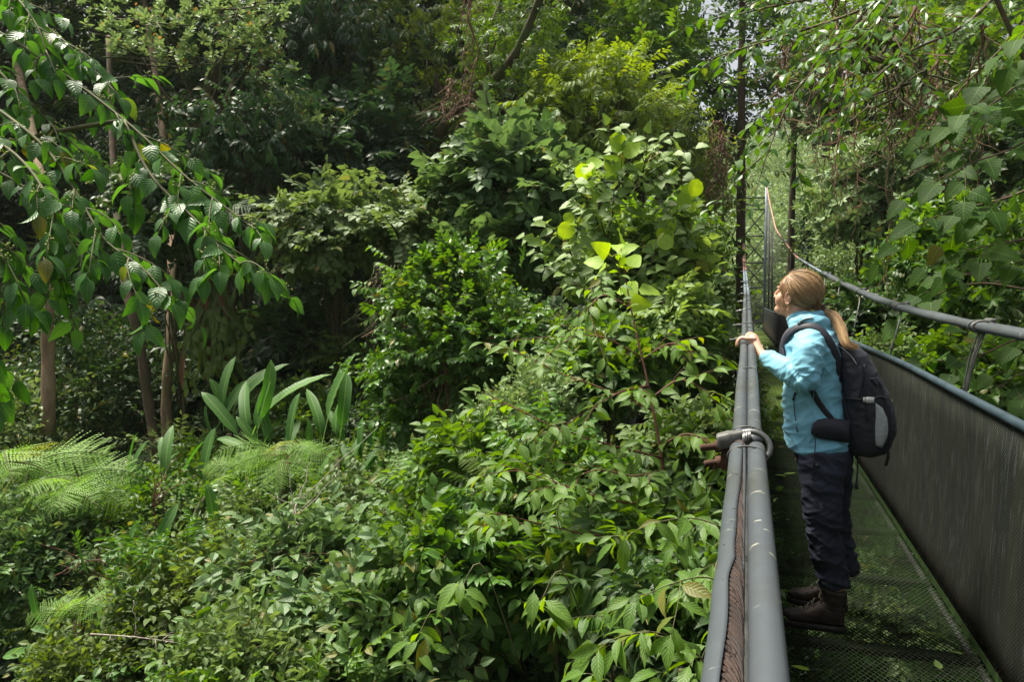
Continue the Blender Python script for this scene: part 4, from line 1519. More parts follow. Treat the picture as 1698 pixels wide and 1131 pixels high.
# upper left layered tree with pale rosettes and orange tips
for j, (px, py, rx, rz) in enumerate([(330, 38, 180, 22)]):
    UIDX = 900
o = tag(empty('rosette_tree', (*atD(330, 500, 15)[:2], float(ground_z(*atD(330, 500, 15)[:2])))), 'tree with flat layers of pale leaf rosettes and orange tips at the upper left', 'tree')
foot = np.array(o.location)
mbL = MB(); mbT = MB(); mbW = MB()
rg = np.random.default_rng(4)
top = atD(390, 130, 15)
P0 = limb(mbW, foot, top, .10, .05, 3, 10, 16, .12)
for (x0, y0, x1, y1, th, n) in [(200, 100, 440, 95, 10, 90), (190, 30, 330, 42, 14, 70), (300, 35, 450, 28, 14, 60), (330, 10, 470, 5, 12, 45), (170, 95, 300, 100, 8, 40), (400, 60, 455, 105, 10, 40),
                                (430, 130, 545, 245, 14, 80), (450, 170, 500, 200, 16, 40), (340, 75, 450, 60, 12, 60), (440, 40, 460, 20, 8, 20), (150, 55, 240, 75, 14, 40)]:
    a = atD(x0, y0, 15 + rg.normal() * .5); b = atD(x1, y1, 14.6 + rg.normal() * .5)
    limb(mbW, P0[-3], (a + b) / 2, .028, .016, n, 6, 9, .2)
    limb(mbW, a, b, .018, .010, n + 1, 5, 9, .12)
    n = int(n * .62); f = rg.random(n)
    P = a + (b - a) * f[:, None] + rg.normal(size=(n, 3)) * np.array([.16, .45, th * 15 / FPX * .6])
    P[:, 2] += .12 * np.sin(f * 17)
    D = np.array([0, 0, 1.0]) + rg.normal(size=(n, 3)) * .35
    N_ = rg.normal(size=(n, 3)) + np.array([0, -1, 0])
    F = frames(D, N_) * (.26 * rg.uniform(.7, 1.25, n))[:, None, None]
    for q in range(3):
        mk = (np.arange(n) % 3) == q
        mbL.inst(S['whorl'][q], F[mk], P[mk], rg.random(mk.sum()))
        mk2 = mk & (rg.random(n) < (.28 if y0 < 120 else .04))
        mbT.inst(S['whorl'][q], F[mk2] * .32, P[mk2] + np.array([0, -.02, .12]), rg.random(mk2.sum()))
for mbx, nm, ms in ((mbL, 'foliage', [M['lf_pale'], M['twig']]), (mbT, 'leaf_tip', [M['lf_tip'], M['twig']]), (mbW, 'trunk', [M['bark_moss']])):
    c_ = mbx.build(nm, ms, o, smooth=(nm == 'trunk')); c_.location = -foot

plant('mossy_tree', 'dark mossy tree hung with shaggy growth below the rosette layers', 'tree', None, 330, 250, 18, 130, 130, 'dark', 'hang', .40, 20, 26, hang=.7, trunk=.22)
plant('drooping_tree', 'small dark tree with hanging leaves masking the mossy trunks under the rosette layers', 'tree', None, 400, 235, 14.2, 100, 85, 'blue', 'hang', .36, 22, 26, hang=.6, trunk=.07)
plant('broadleaf_tree', 'broad dark bluish tree with drooping shiny leaves left of centre', 'tree', G_BACK, 600, 265, 17, 150, 105, 'blue', 'ov', .46, 26, 34, hang=.35, trunk=.16)
plant('broadleaf_tree', 'dark drooping-leaf tree at the top of the picture, right of the orange-tipped rosettes', 'tree', G_BACK, 540, 90, 18, 120, 120, 'blue', 'hang_la', .50, 24, 30, hang=.5, trunk=.16)
plant('broadleaf_tree', 'dim olive tree behind the dangling rusty roots at the top', 'tree', G_BACK, 720, 110, 19, 130, 150, 'olive', 'la', .42, 26, 26, hang=.3, trunk=.14, shell=.7)
plant('broadleaf_tree', 'shadowed tree with small dark leaves under the bluish tree', 'tree', G_BACK, 520, 520, 17, 140, 80, 'dark', 'la', .42, 22, 26, hang=.35, trunk=.1)
plant('shrub', 'grey-green matte-leaved shrub above the mossy twigs at mid left', 'shrub', None, 560, 385, 13, 95, 62, 'greygreen', 'co', .30, 16, 40, hang=.4, lr=.42, part='foliage', stempart='stem')
plant('shrub', 'grey-green shrub with round dusty leaves just left of the glossy round bush top', 'shrub', None, 680, 390, 12.5, 75, 50, 'greygreen', 'co', .26, 14, 38, hang=.4, lr=.36, part='foliage', stempart='stem')
plant('heart_leaf_shrub', 'mid green shrub of heart-shaped leaves left of the large round-leaved climber', 'shrub', None, 850, 300, 12, 110, 85, 'bluegrey', 'co', .42, 28, 30, part='foliage', stempart='stem', veins=True)
plant('heart_leaf_shrub', 'lower heart-leaved shrub above the glossy round bush', 'shrub', None, 850, 400, 11.5, 85, 55, 'bluegrey', 'co', .36, 20, 26, part='foliage', stempart='stem', veins=True)
plant('willowy_tree', 'yellow-green willowy tree catching the light at upper centre', 'tree', None, 1000, 165, 16, 115, 90, 'lime', 'la', .36, 26, 26, hang=.35, trunk=.10, shell=.6)
plant('willowy_tree', 'duller olive willowy tree under the lit yellow-green crown', 'tree', None, 1080, 215, 17, 90, 110, 'olive', 'la', .36, 22, 30, hang=.4, trunk=.1)
plant('fine_leaf_tree', 'fine-leaved mid green tree at the top, right of the dangling roots', 'tree', None, 850, 120, 17, 110, 160, 'mid', 'la_lo', .34, 28, 30, hang=.4, trunk=.16)
plant('pale_tree', 'pale fresh green tree left of the gap of sky', 'tree', None, 1065, 60, 22, 85, 130, 'bright', 'ov_lo', .5, 24, 30, trunk=.16)
plant('pale_tree', 'fresh green tree below the gap of sky, left of the tall trunk', 'tree', None, 1120, 330, 22, 55, 90, 'bright', 'ov_lo', .45, 20, 28, trunk=.1)
plant('vine_mass', 'grey-green vine tangle beside the left cable', 'climber', None, 1150, 470, 11, 50, 120, 'mid', 'flat', .26, 24, 30, part='foliage', stempart='stem')
plant('vine_mass', 'brownish leafy tangle on the trunk left of the tower', 'climber', None, 1172, 300, 18, 34, 90, 'olive', 'flat_lo', .35, 16, 24, part='foliage', stempart='stem')
plant('vine_mass', 'small-leaved tangle below the left cable midway along', 'climber', None, 1175, 620, 10, 60, 70, 'mid', 'flat', .22, 20, 30, part='foliage', stempart='stem')
plant('glossy_bush', 'round glossy dark-leaved bush standing in the middle of the slope', 'bush', None, 760, 545, 9.5, 120, 115, 'gloss', 'ov', .24, 40, 38, hang=.1, up=.7, part='foliage', stempart='stem')
plant('glossy_bush', 'narrow upright top shoot of glossy leaves above the round bush', 'bush', None, 752, 440, 9.3, 35, 30, 'gloss', 'ov', .20, 8, 24, up=.9, part='foliage', stempart='stem')
plant('glossy_bush', 'lower left skirt of the glossy bush over brown hanging twigs', 'bush', None, 680, 650, 9.4, 65, 80, 'gloss', 'ov', .22, 20, 26, hang=.5, part='foliage', stempart='stem')
plant('light_bush', 'bright yellowish green bush below the glossy bush', 'bush', None, 880, 700, 7.8, 100, 62, 'pale', 'flat', .20, 26, 34, up=.7, part='foliage', stempart='stem')
plant('shade_bush', 'dark undergrowth bush at the middle left behind the broad upright leaves', 'bush', None, 470, 600, 15, 120, 90, 'dark', 'ov', .34, 22, 28, part='foliage', stempart='stem')
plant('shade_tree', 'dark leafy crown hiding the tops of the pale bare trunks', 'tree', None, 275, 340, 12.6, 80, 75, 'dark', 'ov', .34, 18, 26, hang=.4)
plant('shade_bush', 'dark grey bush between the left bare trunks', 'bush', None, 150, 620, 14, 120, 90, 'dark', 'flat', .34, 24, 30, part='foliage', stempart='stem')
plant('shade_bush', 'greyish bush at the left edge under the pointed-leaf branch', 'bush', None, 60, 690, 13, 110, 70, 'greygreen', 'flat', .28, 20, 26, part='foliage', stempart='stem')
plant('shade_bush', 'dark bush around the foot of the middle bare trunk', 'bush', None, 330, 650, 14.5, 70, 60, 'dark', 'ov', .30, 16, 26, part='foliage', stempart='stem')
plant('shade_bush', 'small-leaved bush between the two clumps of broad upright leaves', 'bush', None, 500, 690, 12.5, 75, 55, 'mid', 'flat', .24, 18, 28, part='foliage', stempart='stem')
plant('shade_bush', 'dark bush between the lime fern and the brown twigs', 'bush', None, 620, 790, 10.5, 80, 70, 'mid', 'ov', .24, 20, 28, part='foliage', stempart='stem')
plant('shade_bush', 'dark bush below the broad upright leaves at the left', 'bush', None, 330, 790, 11.5, 90, 50, 'mid', 'ov', .24, 20, 28, part='foliage', stempart='stem')
# slope of tangled bushes at the bottom
G_SL = 'bushes tangled together over the lower slope'
for (px, py, d, rx, rz, pal, sp, sz, nl, ns, lb) in [
    (330, 1010, 6.8, 140, 110, 'olive', 'flat', .20, 30, 34, 'olive bush of curled small leaves at the lower left'),
    (520, 960, 6.4, 120, 90, 'bluegrey', 'flat', .30, 26, 30, 'silvery-leaved bush with dark gaps under the bare white twigs'),
    (620, 1060, 5.5, 120, 90, 'bluegrey', 'ov', .29, 22, 28, 'shiny-leaved bush at the bottom, left of the dark hollow'),
    (450, 1100, 5.2, 150, 80, 'greygreen', 'flat', .20, 30, 34, 'grey-green matted bush along the bottom edge'),
    (150, 1110, 6.4, 110, 50, 'olive', 'flat', .18, 24, 30, 'olive low bush at the bottom left corner beside bare ground'),
    (40, 960, 8.5, 90, 90, 'bluegrey', 'flat', .26, 26, 28, 'blue-green bush at the left edge below the pale ferns'),
    (190, 960, 8.5, 90, 60, 'olive', 'flat', .20, 20, 24, 'yellowish tangle around red stems at the lower left'),
    (660, 850, 7.8, 90, 80, 'greygreen', 'flat', .20, 26, 30, 'mottled grey-green bush below the brown twigs'),
    (780, 830, 6.6, 110, 100, 'mid', 'ov', .27, 28, 30, 'leafy mid green bush at the centre of the lower slope'),
    (760, 960, 5.6, 110, 90, 'gloss', 'ov', .27, 24, 28, 'glossy bush left of the dark hollow near the bottom'),
    (930, 850, 5.8, 120, 90, 'mid', 'la', .24, 32, 32, 'mid green bush between the sapling stem and the centre bush'),
    (1080, 940, 5.0, 110, 90, 'mid', 'la', .32, 20, 24, 'bush of narrow leaves left of the near handrail'),
    (1150, 790, 6.0, 70, 100, 'mid', 'flat', .20, 26, 30, 'small-leaved bush beside the shackle on the handrail'),
    (1130, 1060, 4.0, 80, 90, 'dark', 'la', .22, 18, 26, 'dark bush at the bottom against the split handrail sleeve'),
    (560, 870, 8.6, 70, 50, 'mid', 'flat', .20, 20, 26, 'low bush around the bare white twigs'),
    (420, 900, 8.6, 80, 55, 'greygreen', 'flat', .20, 20, 28, 'grey bush in front of the mossy stump'),
    (250, 860, 10, 80, 50, 'mid', 'flat', .22, 18, 26, 'small bush behind the red stems'),
    (890, 1120, 6.4, 110, 50, 'dark', 'ov', .26, 12, 20, 'shadowed bush deep in the hollow at the bottom centre'),
]:
    plant('tangled_bush', lb, 'bush', G_SL, px, py, d, rx, rz, pal, sp, sz, nl, ns, hang=.15, up=.6, part='foliage', stempart='stem', veins=d < 7, flatz=.8)

for (px, py, d, rx, rz, pal, sp, lb) in [(440, 810, 9.4, 70, 34, 'mid', 'flat', 'low bush hiding the feet of the paddle leaves'), (560, 850, 9.0, 60, 34, 'mid', 'ov', 'low bush under the split paddle leaves'),
    (300, 850, 9.6, 70, 36, 'greygreen', 'flat', 'dusty low bush in front of the upright paddle leaves at the left'), (180, 860, 9.2, 70, 30, 'mid', 'flat', 'low bush in front of the pale fern at the left'), (60, 870, 9.0, 90, 34, 'bluegrey', 'flat', 'low blue-green bush below the left-edge fern')]:
    plant('low_bush', lb, 'bush', G_SL, px, py, d, rx, rz, pal, sp, .2, 16, 30, up=.6, part='foliage', stempart='stem')

# right side
G_R = 'trees and bushes right of the bridge'
for (px, py, d, rx, rz, pal, sp, sz, nl, ns, lb) in [
    (1450, 325, 15, 85, 65, 'pale', 'whorl', .32, 30, 32, 'pale rounded bush above the right-hand cable'),
    (1435, 425, 17, 85, 60, 'pale', 'flat', .24, 24, 28, 'lighter bush of loose leaves behind the woman, above the cable'),
    (1600, 440, 9, 110, 80, 'bright', 'whorl', .26, 28, 28, 'bright green bush at the right edge behind the large heart leaves'),
    (1480, 540, 10, 90, 60, 'dark', 'ov', .26, 22, 28, 'dark bush between the cable and the netting top'),
    (1470, 590, 8.5, 55, 35, 'bright', 'flat', .18, 14, 24, 'small bright bush peeping between the backpack and netting'),
    (1620, 620, 8, 110, 60, 'mid', 'ov', .24, 22, 26, 'mid green bush low at the right above the netting'),
    (1385, 490, 19, 50, 60, 'mid', 'ov_lo', .3, 16, 26, 'mid green bush behind the woman\'s head'),
    (1560, 160, 18, 150, 170, 'mid', 'ov', .42, 30, 26, 'tall tree behind the hanging roots at the upper right'),
    (1390, 100, 25, 120, 130, 'mid', 'ov', .42, 30, 28, 'tree right of the tall trunk under the overhanging branch'),
    (1660, 300, 14, 110, 130, 'dark', 'ov', .36, 24, 28, 'dark tree at the right edge behind the heart-leaved branch'),
    (1420, 200, 27, 110, 55, 'dark', 'ov', .34, 22, 26, 'dark hollow-crowned tree above the pale rounded bush'),
    (1352, 395, 34, 34, 75, 'dark', 'ov_lo', .5, 16, 26, 'dark bushy tree just right of the tower'),
    (1212, 190, 28, 42, 60, 'dark', 'ov_lo', .45, 14, 24, 'dark crown around the tall trunk left of the tower'),
    (1560, 700, 9, 150, 90, 'mid', 'ov', .28, 22, 26, 'bush hidden mostly behind the dark netting'),
    (1700, 520, 10, 80, 150, 'mid', 'ov', .3, 22, 26, 'leafy bush rising at the right edge'),
]:
    plant('right_bush' if rz < 100 else 'right_tree', lb, 'bush' if rz < 100 else 'tree', G_R, px, py, d, rx, rz, pal, sp, sz, nl, ns, hang=.25,
          part='foliage' if rz < 100 else 'crown', stempart='stem' if rz < 100 else 'trunk')

for (px, py, d, rx, rz, pal, sp, sz, lb) in [(1065, 440, 9.6, 75, 95, 'climber', 'co', .34, 'pale leafy mass behind the lime-tipped climber'), (1120, 560, 8.6, 70, 80, 'climber', 'ov', .26, 'pale-leaved bush spilling toward the cable below the climber'),
                                             (1000, 600, 8.2, 80, 60, 'mid', 'co', .28, 'heart-leaved mass under the lime-tipped climber')]:
    plant('climber_mass', lb, 'climber', None, px, py, d, rx, rz, pal, sp, sz, 22, 26, hang=.4, part='foliage', stempart='stem', veins=True)

# below and behind the deck
for (px, py, d, rx, rz, pal, lb) in [
    (1330, 900, 7.0, 110, 120, 'bright', 'bush seen through the deck mesh under the woman'),
    (1470, 1010, 5.6, 120, 90, 'mid', 'bush seen through the deck mesh at the lower right'),
    (1290, 720, 12, 50, 50, 'bright', 'bush under the far part of the deck'),
    (1160, 560, 14, 50, 60, 'mid', 'bush beneath the left cable far along'),
    (1180, 700, 9, 60, 60, 'mid', 'leafy bush just under the left cable behind the shackle')]:
    c = atD(px, py, d)
    if lb.find('deck') > 0: c[2] = min(c[2], -1.3); c[2] = -1.6
    rr = math.hypot(c[0], c[1])
    s_ = ray(px, py)
    plant('under_bush', lb, 'bush', None, px, py, d if c[2] > -1.5 else d * 1.35, rx * .8, rz * .8, pal, 'flat', .26, 18, 24, part='foliage', stempart='stem')

# ------------------------------------------------------------------ distant forest
r = np.random.default_rng(5)
FARP = []
for i in range(90):
    px = r.uniform(1130, 1420); d = r.uniform(62, 150)
    p = atD(px, 480, d); FARP.append((p[0], p[1], d))
mbf = MB()
for (x, y, d) in FARP:
    z = float(ground_z(x, y)); s = r.uniform(2.5, 5)
    crown_mb((x, y, z + s * .7), (s, s, s * .8), 9, 20, s * .45, 1.3, 'flat_lo', int(r.integers(1e6)), mb=mbf)
tag(mbf.build('distant_forest', [M['lf_pale'], M['twig']], smooth=False), 'hazy pale forest on the hill beyond the tower', 'forest', kind='stuff')  # distance haze is mostly put into the pale leaf colour

# ------------------------------------------------------------------ uncountable leafage filling the jungle behind the plants
def Dmap(px, py):
    y = np.array([-200, 0, 300, 480, 600, 700, 800, 900, 1000, 1131, 1250])
    L = np.array([25, 24, 21, 18, 16.5, 15, 12.5, 10, 8.2, 7.0, 6.5])
    C_ = np.array([24, 22, 18, 14.5, 12, 10.5, 9.3, 7.6, 6.4, 5.4, 5])
    R_ = np.array([27, 24, 20, 14, 11, 9, 7.4, 6.5, 5.8, 5.2, 5])
    f = np.clip(px / 1150, 0, 1)
    a = np.interp(py, y, L); b = np.interp(py, y, C_); c = np.interp(py, y, R_)
    return np.where(f < .55, a + (b - a) * f / .55, b + (c - b) * (f - .55) / .45)


def mass(name, label, px0, px1, py0, py1, n, lrpx, leaf, sps, pals, dmul, ns=26, seed=1, skip=None, dconst=None):
    r = np.random.default_rng(seed)
    mb = MB(); k = 0
    while k < n:
        px = r.uniform(px0, px1); py = r.uniform(py0, py1)
        if skip and skip(px, py): continue
        d = (float(Dmap(px, py)) if dconst is None else dconst(px, py)) * r.uniform(*dmul)
        c = atD(px, py, d)
        g_ = float(ground_z(c[0], c[1]))
        if c[2] < g_: c[2] = g_ + .2
        if -1.3 - .07 * max(0, c[1] - 5) < c[0] - .0 < 2.4 + .05 * c[1] * (px > 1240) and c[2] > -1.9 and c[1] < 54: continue
        lr = lrpx * d / FPX * r.uniform(.7, 1.4)
        pi_ = int(r.integers(len(pals)))
        crown_mb(c, (lr, lr, lr * .8), 3, ns, lr * .7, leaf * (d / 12) ** .4, sps[int(r.integers(len(sps)))], int(r.integers(1e6)), hang=.3, mb=mb, mi0=0 if pi_ == 0 else pi_ + 1)
        k += 1
    tag(mb.build(name, [M['lf_' + pals[0]], M['twig']] + [M['lf_' + p] for p in pals[1:]], smooth=False), label, 'foliage', kind='stuff')


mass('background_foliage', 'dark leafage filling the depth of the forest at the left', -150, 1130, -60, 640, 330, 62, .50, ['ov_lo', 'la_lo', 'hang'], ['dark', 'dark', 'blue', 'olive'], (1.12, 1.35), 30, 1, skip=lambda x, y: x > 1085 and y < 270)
mass('slope_foliage', 'tangled leafage filling the slope between the bushes', -100, 1190, 560, 1180, 300, 50, .27, ['ov_lo', 'flat_lo', 'la_lo'], ['mid', 'dark', 'greygreen', 'olive'], (1.08, 1.3), 30, 2,
     skip=lambda x, y: (730 < x < 1030 and y > 930) or (x < 110 and y > 1010))
mass('right_foliage', 'leafage filling the forest right of the bridge', 1330, 1850, -80, 700, 210, 60, .40, ['ov_lo', 'la_lo', 'flat_lo'], ['dark', 'mid', 'olive'], (1.0, 1.3), 28, 3,
     dconst=lambda x, y: float(np.interp(y, [-100, 300, 500, 700], [24, 20, 14, 11])), skip=lambda x, y: (y < 210 and np.random.default_rng(int(x * 7 + y)).random() < .45) or x < 1350 and y < 420)
mass('ravine_foliage', 'leafage in the ravine under the bridge', 1180, 1700, 640, 1500, 60, 80, .34, ['flat_lo', 'ov_lo'], ['mid', 'dark', 'dark'], (1, 1.2), 26, 4,
     dconst=lambda x, y: 4.2 * 1321 / max(200, y - 485) * 1.0)

mass('shading_canopy', 'unseen high canopy at the left, added to shade the forest below', -700, 820, -560, -90, 60, 75, .62, ['ov_lo', 'la_lo'], ['dark', 'blue', 'mid'], (1, 1), 30, 8,
     dconst=lambda x, y: float(np.interp((x * 7.3 + y * 3.1) % 100, [0, 100], [18, 28])))  # crowns out of view, added to shade the trees on the left

# undergrowth carpet over the ground
mbu = MB()
n = 9000
px = r.uniform(-250, 1950, n); d = 3.5 + 50 * r.random(n) ** 1.4
P = EYE + ((CF + CR * ((px[:, None] - 849) / FPX)) * np.array([1, 1, 0])) * d[:, None]
P[:, 2] = ground_z(P[:, 0], P[:, 1]) + r.uniform(0, .5, n)
mk = ~((np.abs(P[:, 0] - .4) < 1.6) & (P[:, 2] > -2.2) & (P[:, 1] < 52))
P = P[mk]; n = len(P)
D = r.normal(size=(n, 3)) * .6 + np.array([0, 0, .9]); N_ = r.normal(size=(n, 3)) * .4 + np.array([0, -.6, .8])
F = frames(D, N_) * (.5 * r.uniform(.7, 1.6, n))[:, None, None]
ti = r.integers(0, 3, n)
for q in range(3):
    mbu.inst(S['ov_lo'][q], F[ti == q], P[ti == q], r.random((ti == q).sum()))
tag(mbu.build('undergrowth', [M['lf_dark'], M['twig']], smooth=False), 'leafy undergrowth covering the forest floor', 'undergrowth', kind='stuff')
# ------------------------------------------------------------------ leafy branches followed twig by twig
def leafy(mbL, mbS, P, leaves, size, spacing, seed, r0=.004, r1=.0012, droop=.5, side=.8, start=.1, tip=True, rnd=None, norm=(0, 0, 1), split=None, mi=0, jit=.25):
    r = np.random.default_rng(seed)
    P = np.asarray(P, float)
    seg = np.linalg.norm(np.diff(P, axis=0), axis=1); L = np.concatenate([[0], np.cumsum(seg)])
    mbS.tube(P, np.linspace(r0, r1, len(P)), 5)
    s_ = L[-1] * start; k = int(r.integers(2))
    while s_ < L[-1] - 1e-4:
        p = np.array([np.interp(s_, L, P[:, i]) for i in range(3)])
        q = np.array([np.interp(min(L[-1], s_ + .02), L, P[:, i]) for i in range(3)])
        tn = unit(q - p) if np.linalg.norm(q - p) > 1e-6 else unit(P[-1] - P[-2])
        sd = unit(np.cross(tn, [0, 0, 1]) + 1e-4) * (1 if k % 2 else -1)
        d = tn * .55 + sd * side + r.normal(size=3) * jit + np.array([0, 0, -droop * r.uniform(.4, 1.5)])
        nr = np.asarray(norm, float) + r.normal(size=3) * .45
        T = leaves[int(r.integers(len(leaves)))]
        tgt = mbL if split is None or r.random() > split[1] else split[0]
        sc_ = size * r.uniform(.6, 1.12)
        A = frame(d, nr) * sc_
        A[:, 0] *= r.uniform(.85, 1.15)
        if mi: T = dict(T); T['mi'] = np.full(len(T['fs']), mi)
        tgt.inst(T, A[None], p[None], np.array([r.random() if rnd is None else rnd]))
        s_ += spacing * r.uniform(.6, 1.4); k += 1
    if tip:
        A = frame(unit(P[-1] - P[-2]) + np.array([0, 0, -droop * .5]), norm) * size * .9
        mbL.inst(leaves[0], A[None], P[-1][None], np.array([r.random()]))


def twigs(P, n, length, seed, bend=.35, down=.25, ang=.8, t0=.1, side_up=.2):
    r = np.random.default_rng(seed)
    P = np.asarray(P, float); out = []
    for j in range(n):
        t_ = t0 + (1 - t0) * (j + r.random() * .7) / n
        i = min(len(P) - 2, int(t_ * (len(P) - 1)))
        tn = unit(P[i + 1] - P[i]); p = P[i]
        sd = unit(np.cross(tn, [0, 0, 1]) + 1e-4) * (1 if j % 2 else -1)
        sd = unit(sd + r.normal(size=3) * .5 + np.array([0, 0, side_up]))
        d = unit(tn + sd * ang)
        L = length * r.uniform(.5, 1.2)
        q = np.linspace(0, 1, 8)[:, None]
        C_ = p + d * L * q + np.array([0, 0, -1.0]) * down * L * q ** 2 + sd * bend * L * q ** 2 * r.normal() * .4
        out.append(C_)
    return out


def pth(pts, n=24):
    return smooth_curve([atD(*q) for q in pts], n)


def finish(name, label, cat, parts, foot, group=None):
    o = tag(empty(name, foot), label, cat, group)
    foot = np.asarray(o.location)
    for mbx, nm, ms, sm in parts:
        if not mbx.v: continue
        c_ = mbx.build(nm, ms, o, smooth=sm); c_.location = -Vector(foot)
    return o


# near left branch: pointed drooping leaves with clusters of green berries
M['near_leaf'] = leafmat('near_leaf', (.024, .084, .020), (.068, .165, .034), .33, .38, .42)
M['berry'] = simplemat('berry', (.16, .22, .03), (.28, .32, .06), 30, .4, .1)
mbL = MB(); mbS = MB(); BCL = []
main = [
    [(-60, 20, 3.2), (60, 90, 3.0), (205, 198, 2.9), (307, 292, 2.8), (376, 345, 2.75), (428, 385, 2.7)],
    [(205, 198, 2.9), (250, 290, 2.8), (330, 370, 2.7), (365, 410, 2.65), (412, 448, 2.6)],
    [(-60, 140, 3.0), (60, 230, 2.8), (119, 307, 2.7), (173, 396, 2.6), (237, 445, 2.55), (285, 500, 2.5)],
    [(-60, 200, 2.8), (30, 260, 2.7), (80, 330, 2.6), (95, 390, 2.6), (80, 440, 2.6)],
    [(-60, 330, 2.6), (-20, 380, 2.5), (0, 430, 2.5), (20, 480, 2.5)],
    [(-90, 520, 2.6), (-50, 570, 2.6), (-15, 610, 2.6), (5, 650, 2.6)],
    [(-60, -60, 3.2), (20, -10, 3.1), (60, 40, 3.0), (80, 95, 2.95)],
    [(-60, 60, 3.1), (30, 150, 3.0), (90, 210, 3.0), (160, 270, 2.95)],
    [(-60, 260, 2.9), (40, 310, 2.85), (110, 390, 2.8), (160, 430, 2.75)],
    [(-60, -20, 3.3), (70, 40, 3.3), (150, 110, 3.2), (200, 160, 3.1)],
]
r = np.random.default_rng(21)
for i, m_ in enumerate(main):
    P = pth(m_, 30)
    leafy(mbL, mbS, P, L_OV_HI, .094, .046, 100 + i, .0075, .002, droop=.7, start=.12)
    for j, q in enumerate(twigs(P, 10 if i < 4 else 6, .20, 300 + i, down=.28, ang=.8)):
        leafy(mbL, mbS, q, L_OV_HI, .084, .036, 500 + i * 20 + j, .003, .001, droop=.8)
        if r.random() < .8 and len(BCL) < 90:
            mbB = MB(); BCL.append(mbB)
            c0 = q[int(r.integers(2, 7))]
            for b_ in range(int(r.integers(5, 11))):
                cc = c0 + r.normal(size=3) * .012 + np.array([0, 0, .008])
                mbB.ell(cc, r.uniform(.0026, .0042), 6, 4)
                mbS.tube([c0, cc], .0007, 3)
bg_ = atD(-190, 560, 3.2)
mbS.tube(smooth_curve([(bg_[0] - .3, bg_[1] + .1, float(ground_z(bg_[0], bg_[1])) - .1), (bg_[0] - .15, bg_[1], -1.0), atD(-170, 500, 3.1), atD(-130, 300, 3.0), atD(-105, 120, 3.1), atD(-95, -60, 3.2), atD(-60, -260, 3.4)], 40), np.linspace(.07, .018, 40), 10)
for m_ in main:
    (x_, y_, d_) = m_[0]
    mbS.tube(smooth_curve([atD(-95 - max(0, y_) * .13, y_ + 90, 3.08), atD((x_ - 100) / 2, y_ + 30, (3.08 + d_) / 2), atD(x_, y_, d_)], 10), np.linspace(.012, .0078, 10), 7)
finish('leafy_branch', 'near branch of pointed drooping leaves and green berries at the left edge', 'branch',
       [(mbL, 'foliage', [M['near_leaf']], True), (mbS, 'twig', [M['twig']], True), *[(q, 'berry_cluster', [M['berry']], True) for q in BCL]], atD(-80, 100, 3.2))

# right: large heart-shaped leaves in shade
M['heart_leaf'] = leafmat('heart_leaf', (.012, .048, .008), (.070, .140, .022), .50, .45, .55, .16, 16)
mbL = MB(); mbS = MB()
hm = [
    [(1780, 60, 5.0), (1700, 130, 4.9), (1640, 175, 4.8), (1580, 205, 4.7)],
    [(1780, 170, 4.8), (1690, 240, 4.7), (1610, 270, 4.6), (1560, 300, 4.5)],
    [(1790, 260, 4.4), (1690, 320, 4.4), (1600, 345, 4.4), (1530, 365, 4.4)],
    [(1790, 380, 4.6), (1680, 400, 4.6), (1600, 415, 4.6)],
    [(1800, 500, 4.8), (1700, 480, 4.9), (1620, 470, 5.0), (1550, 490, 5.1), (1500, 525, 5.1)],
    [(1800, 560, 4.9), (1700, 560, 5.0), (1620, 590, 5.0), (1540, 600, 5.1)],
    [(1800, 640, 5.0), (1700, 620, 5.0), (1650, 650, 5.0)],
    [(1780, -20, 4.6), (1710, 40, 4.6), (1680, 100, 4.6)],
]
hm = [[(x, y, d * 1.4) for x, y, d in q] for q in hm]
for i, m_ in enumerate(hm):
    P = pth(m_, 24)
    leafy(mbL, mbS, P, L_CO_HI, .26, .17, 700 + i, .014, .003, droop=.35, side=1.0, start=.2, norm=(-.35, -.75, .75))
    for j, q in enumerate(twigs(P, 4, .46, 800 + i, down=.25, ang=.9, t0=.25)):
        leafy(mbL, mbS, q, L_CO_HI, .22, .14, 900 + i * 10 + j, .004, .002, droop=.4, side=1.0, norm=(-.35, -.7, .8), start=.5)
mbS.tube(pth([(1640, -30, 6.9), (1690, 80, 6.9), (1735, 160, 6.9), (1790, 300, 7)], 20), .022, 7)
finish('heart_leaf_branch', 'large shaded heart-shaped leaves with insect holes reaching in from the right edge', 'branch',
       [(mbL, 'foliage', [M['heart_leaf']], True), (mbS, 'twig', [M['bark']], True)], atD(1790, 300, 4.8))

# overhanging branch at the top right with glossy leaves
mbL = MB(); mbS = MB()
for i, m_ in enumerate([
    [(1560, -60, 7.5), (1440, 10, 7.2), (1330, 50, 7.0), (1230, 80, 6.8), (1170, 100, 6.7)],
    [(1640, -80, 7.5), (1520, -20, 7), (1400, -10, 6.8), (1280, 10, 6.6), (1200, 30, 6.5)],
    [(1440, 10, 7.2), (1380, 90, 7.0), (1320, 150, 7.0), (1290, 210, 6.9), (1270, 260, 6.9)],
    [(1700, -60, 7.5), (1600, 40, 7.3), (1500, 90, 7.2), (1420, 160, 7.1), (1370, 220, 7.1)],
    [(1760, -40, 8), (1680, 60, 7.8), (1600, 140, 7.6), (1540, 220, 7.6)],
    [(1500, -60, 6), (1480, 0, 6), (1440, 50, 6), (1380, 90, 6)]]):
    P = pth(m_, 24)
    leafy(mbL, mbS, P, L_OB, .13, .08, 1000 + i, .018, .005, droop=.2)
    for j, q in enumerate(twigs(P, 12, .62, 1100 + i, down=.2, ang=.9, t0=.05)):
        leafy(mbL, mbS, q, L_OB + L_OV, .12, .05, 1200 + i * 20 + j, .006, .002, droop=.25, start=.15)
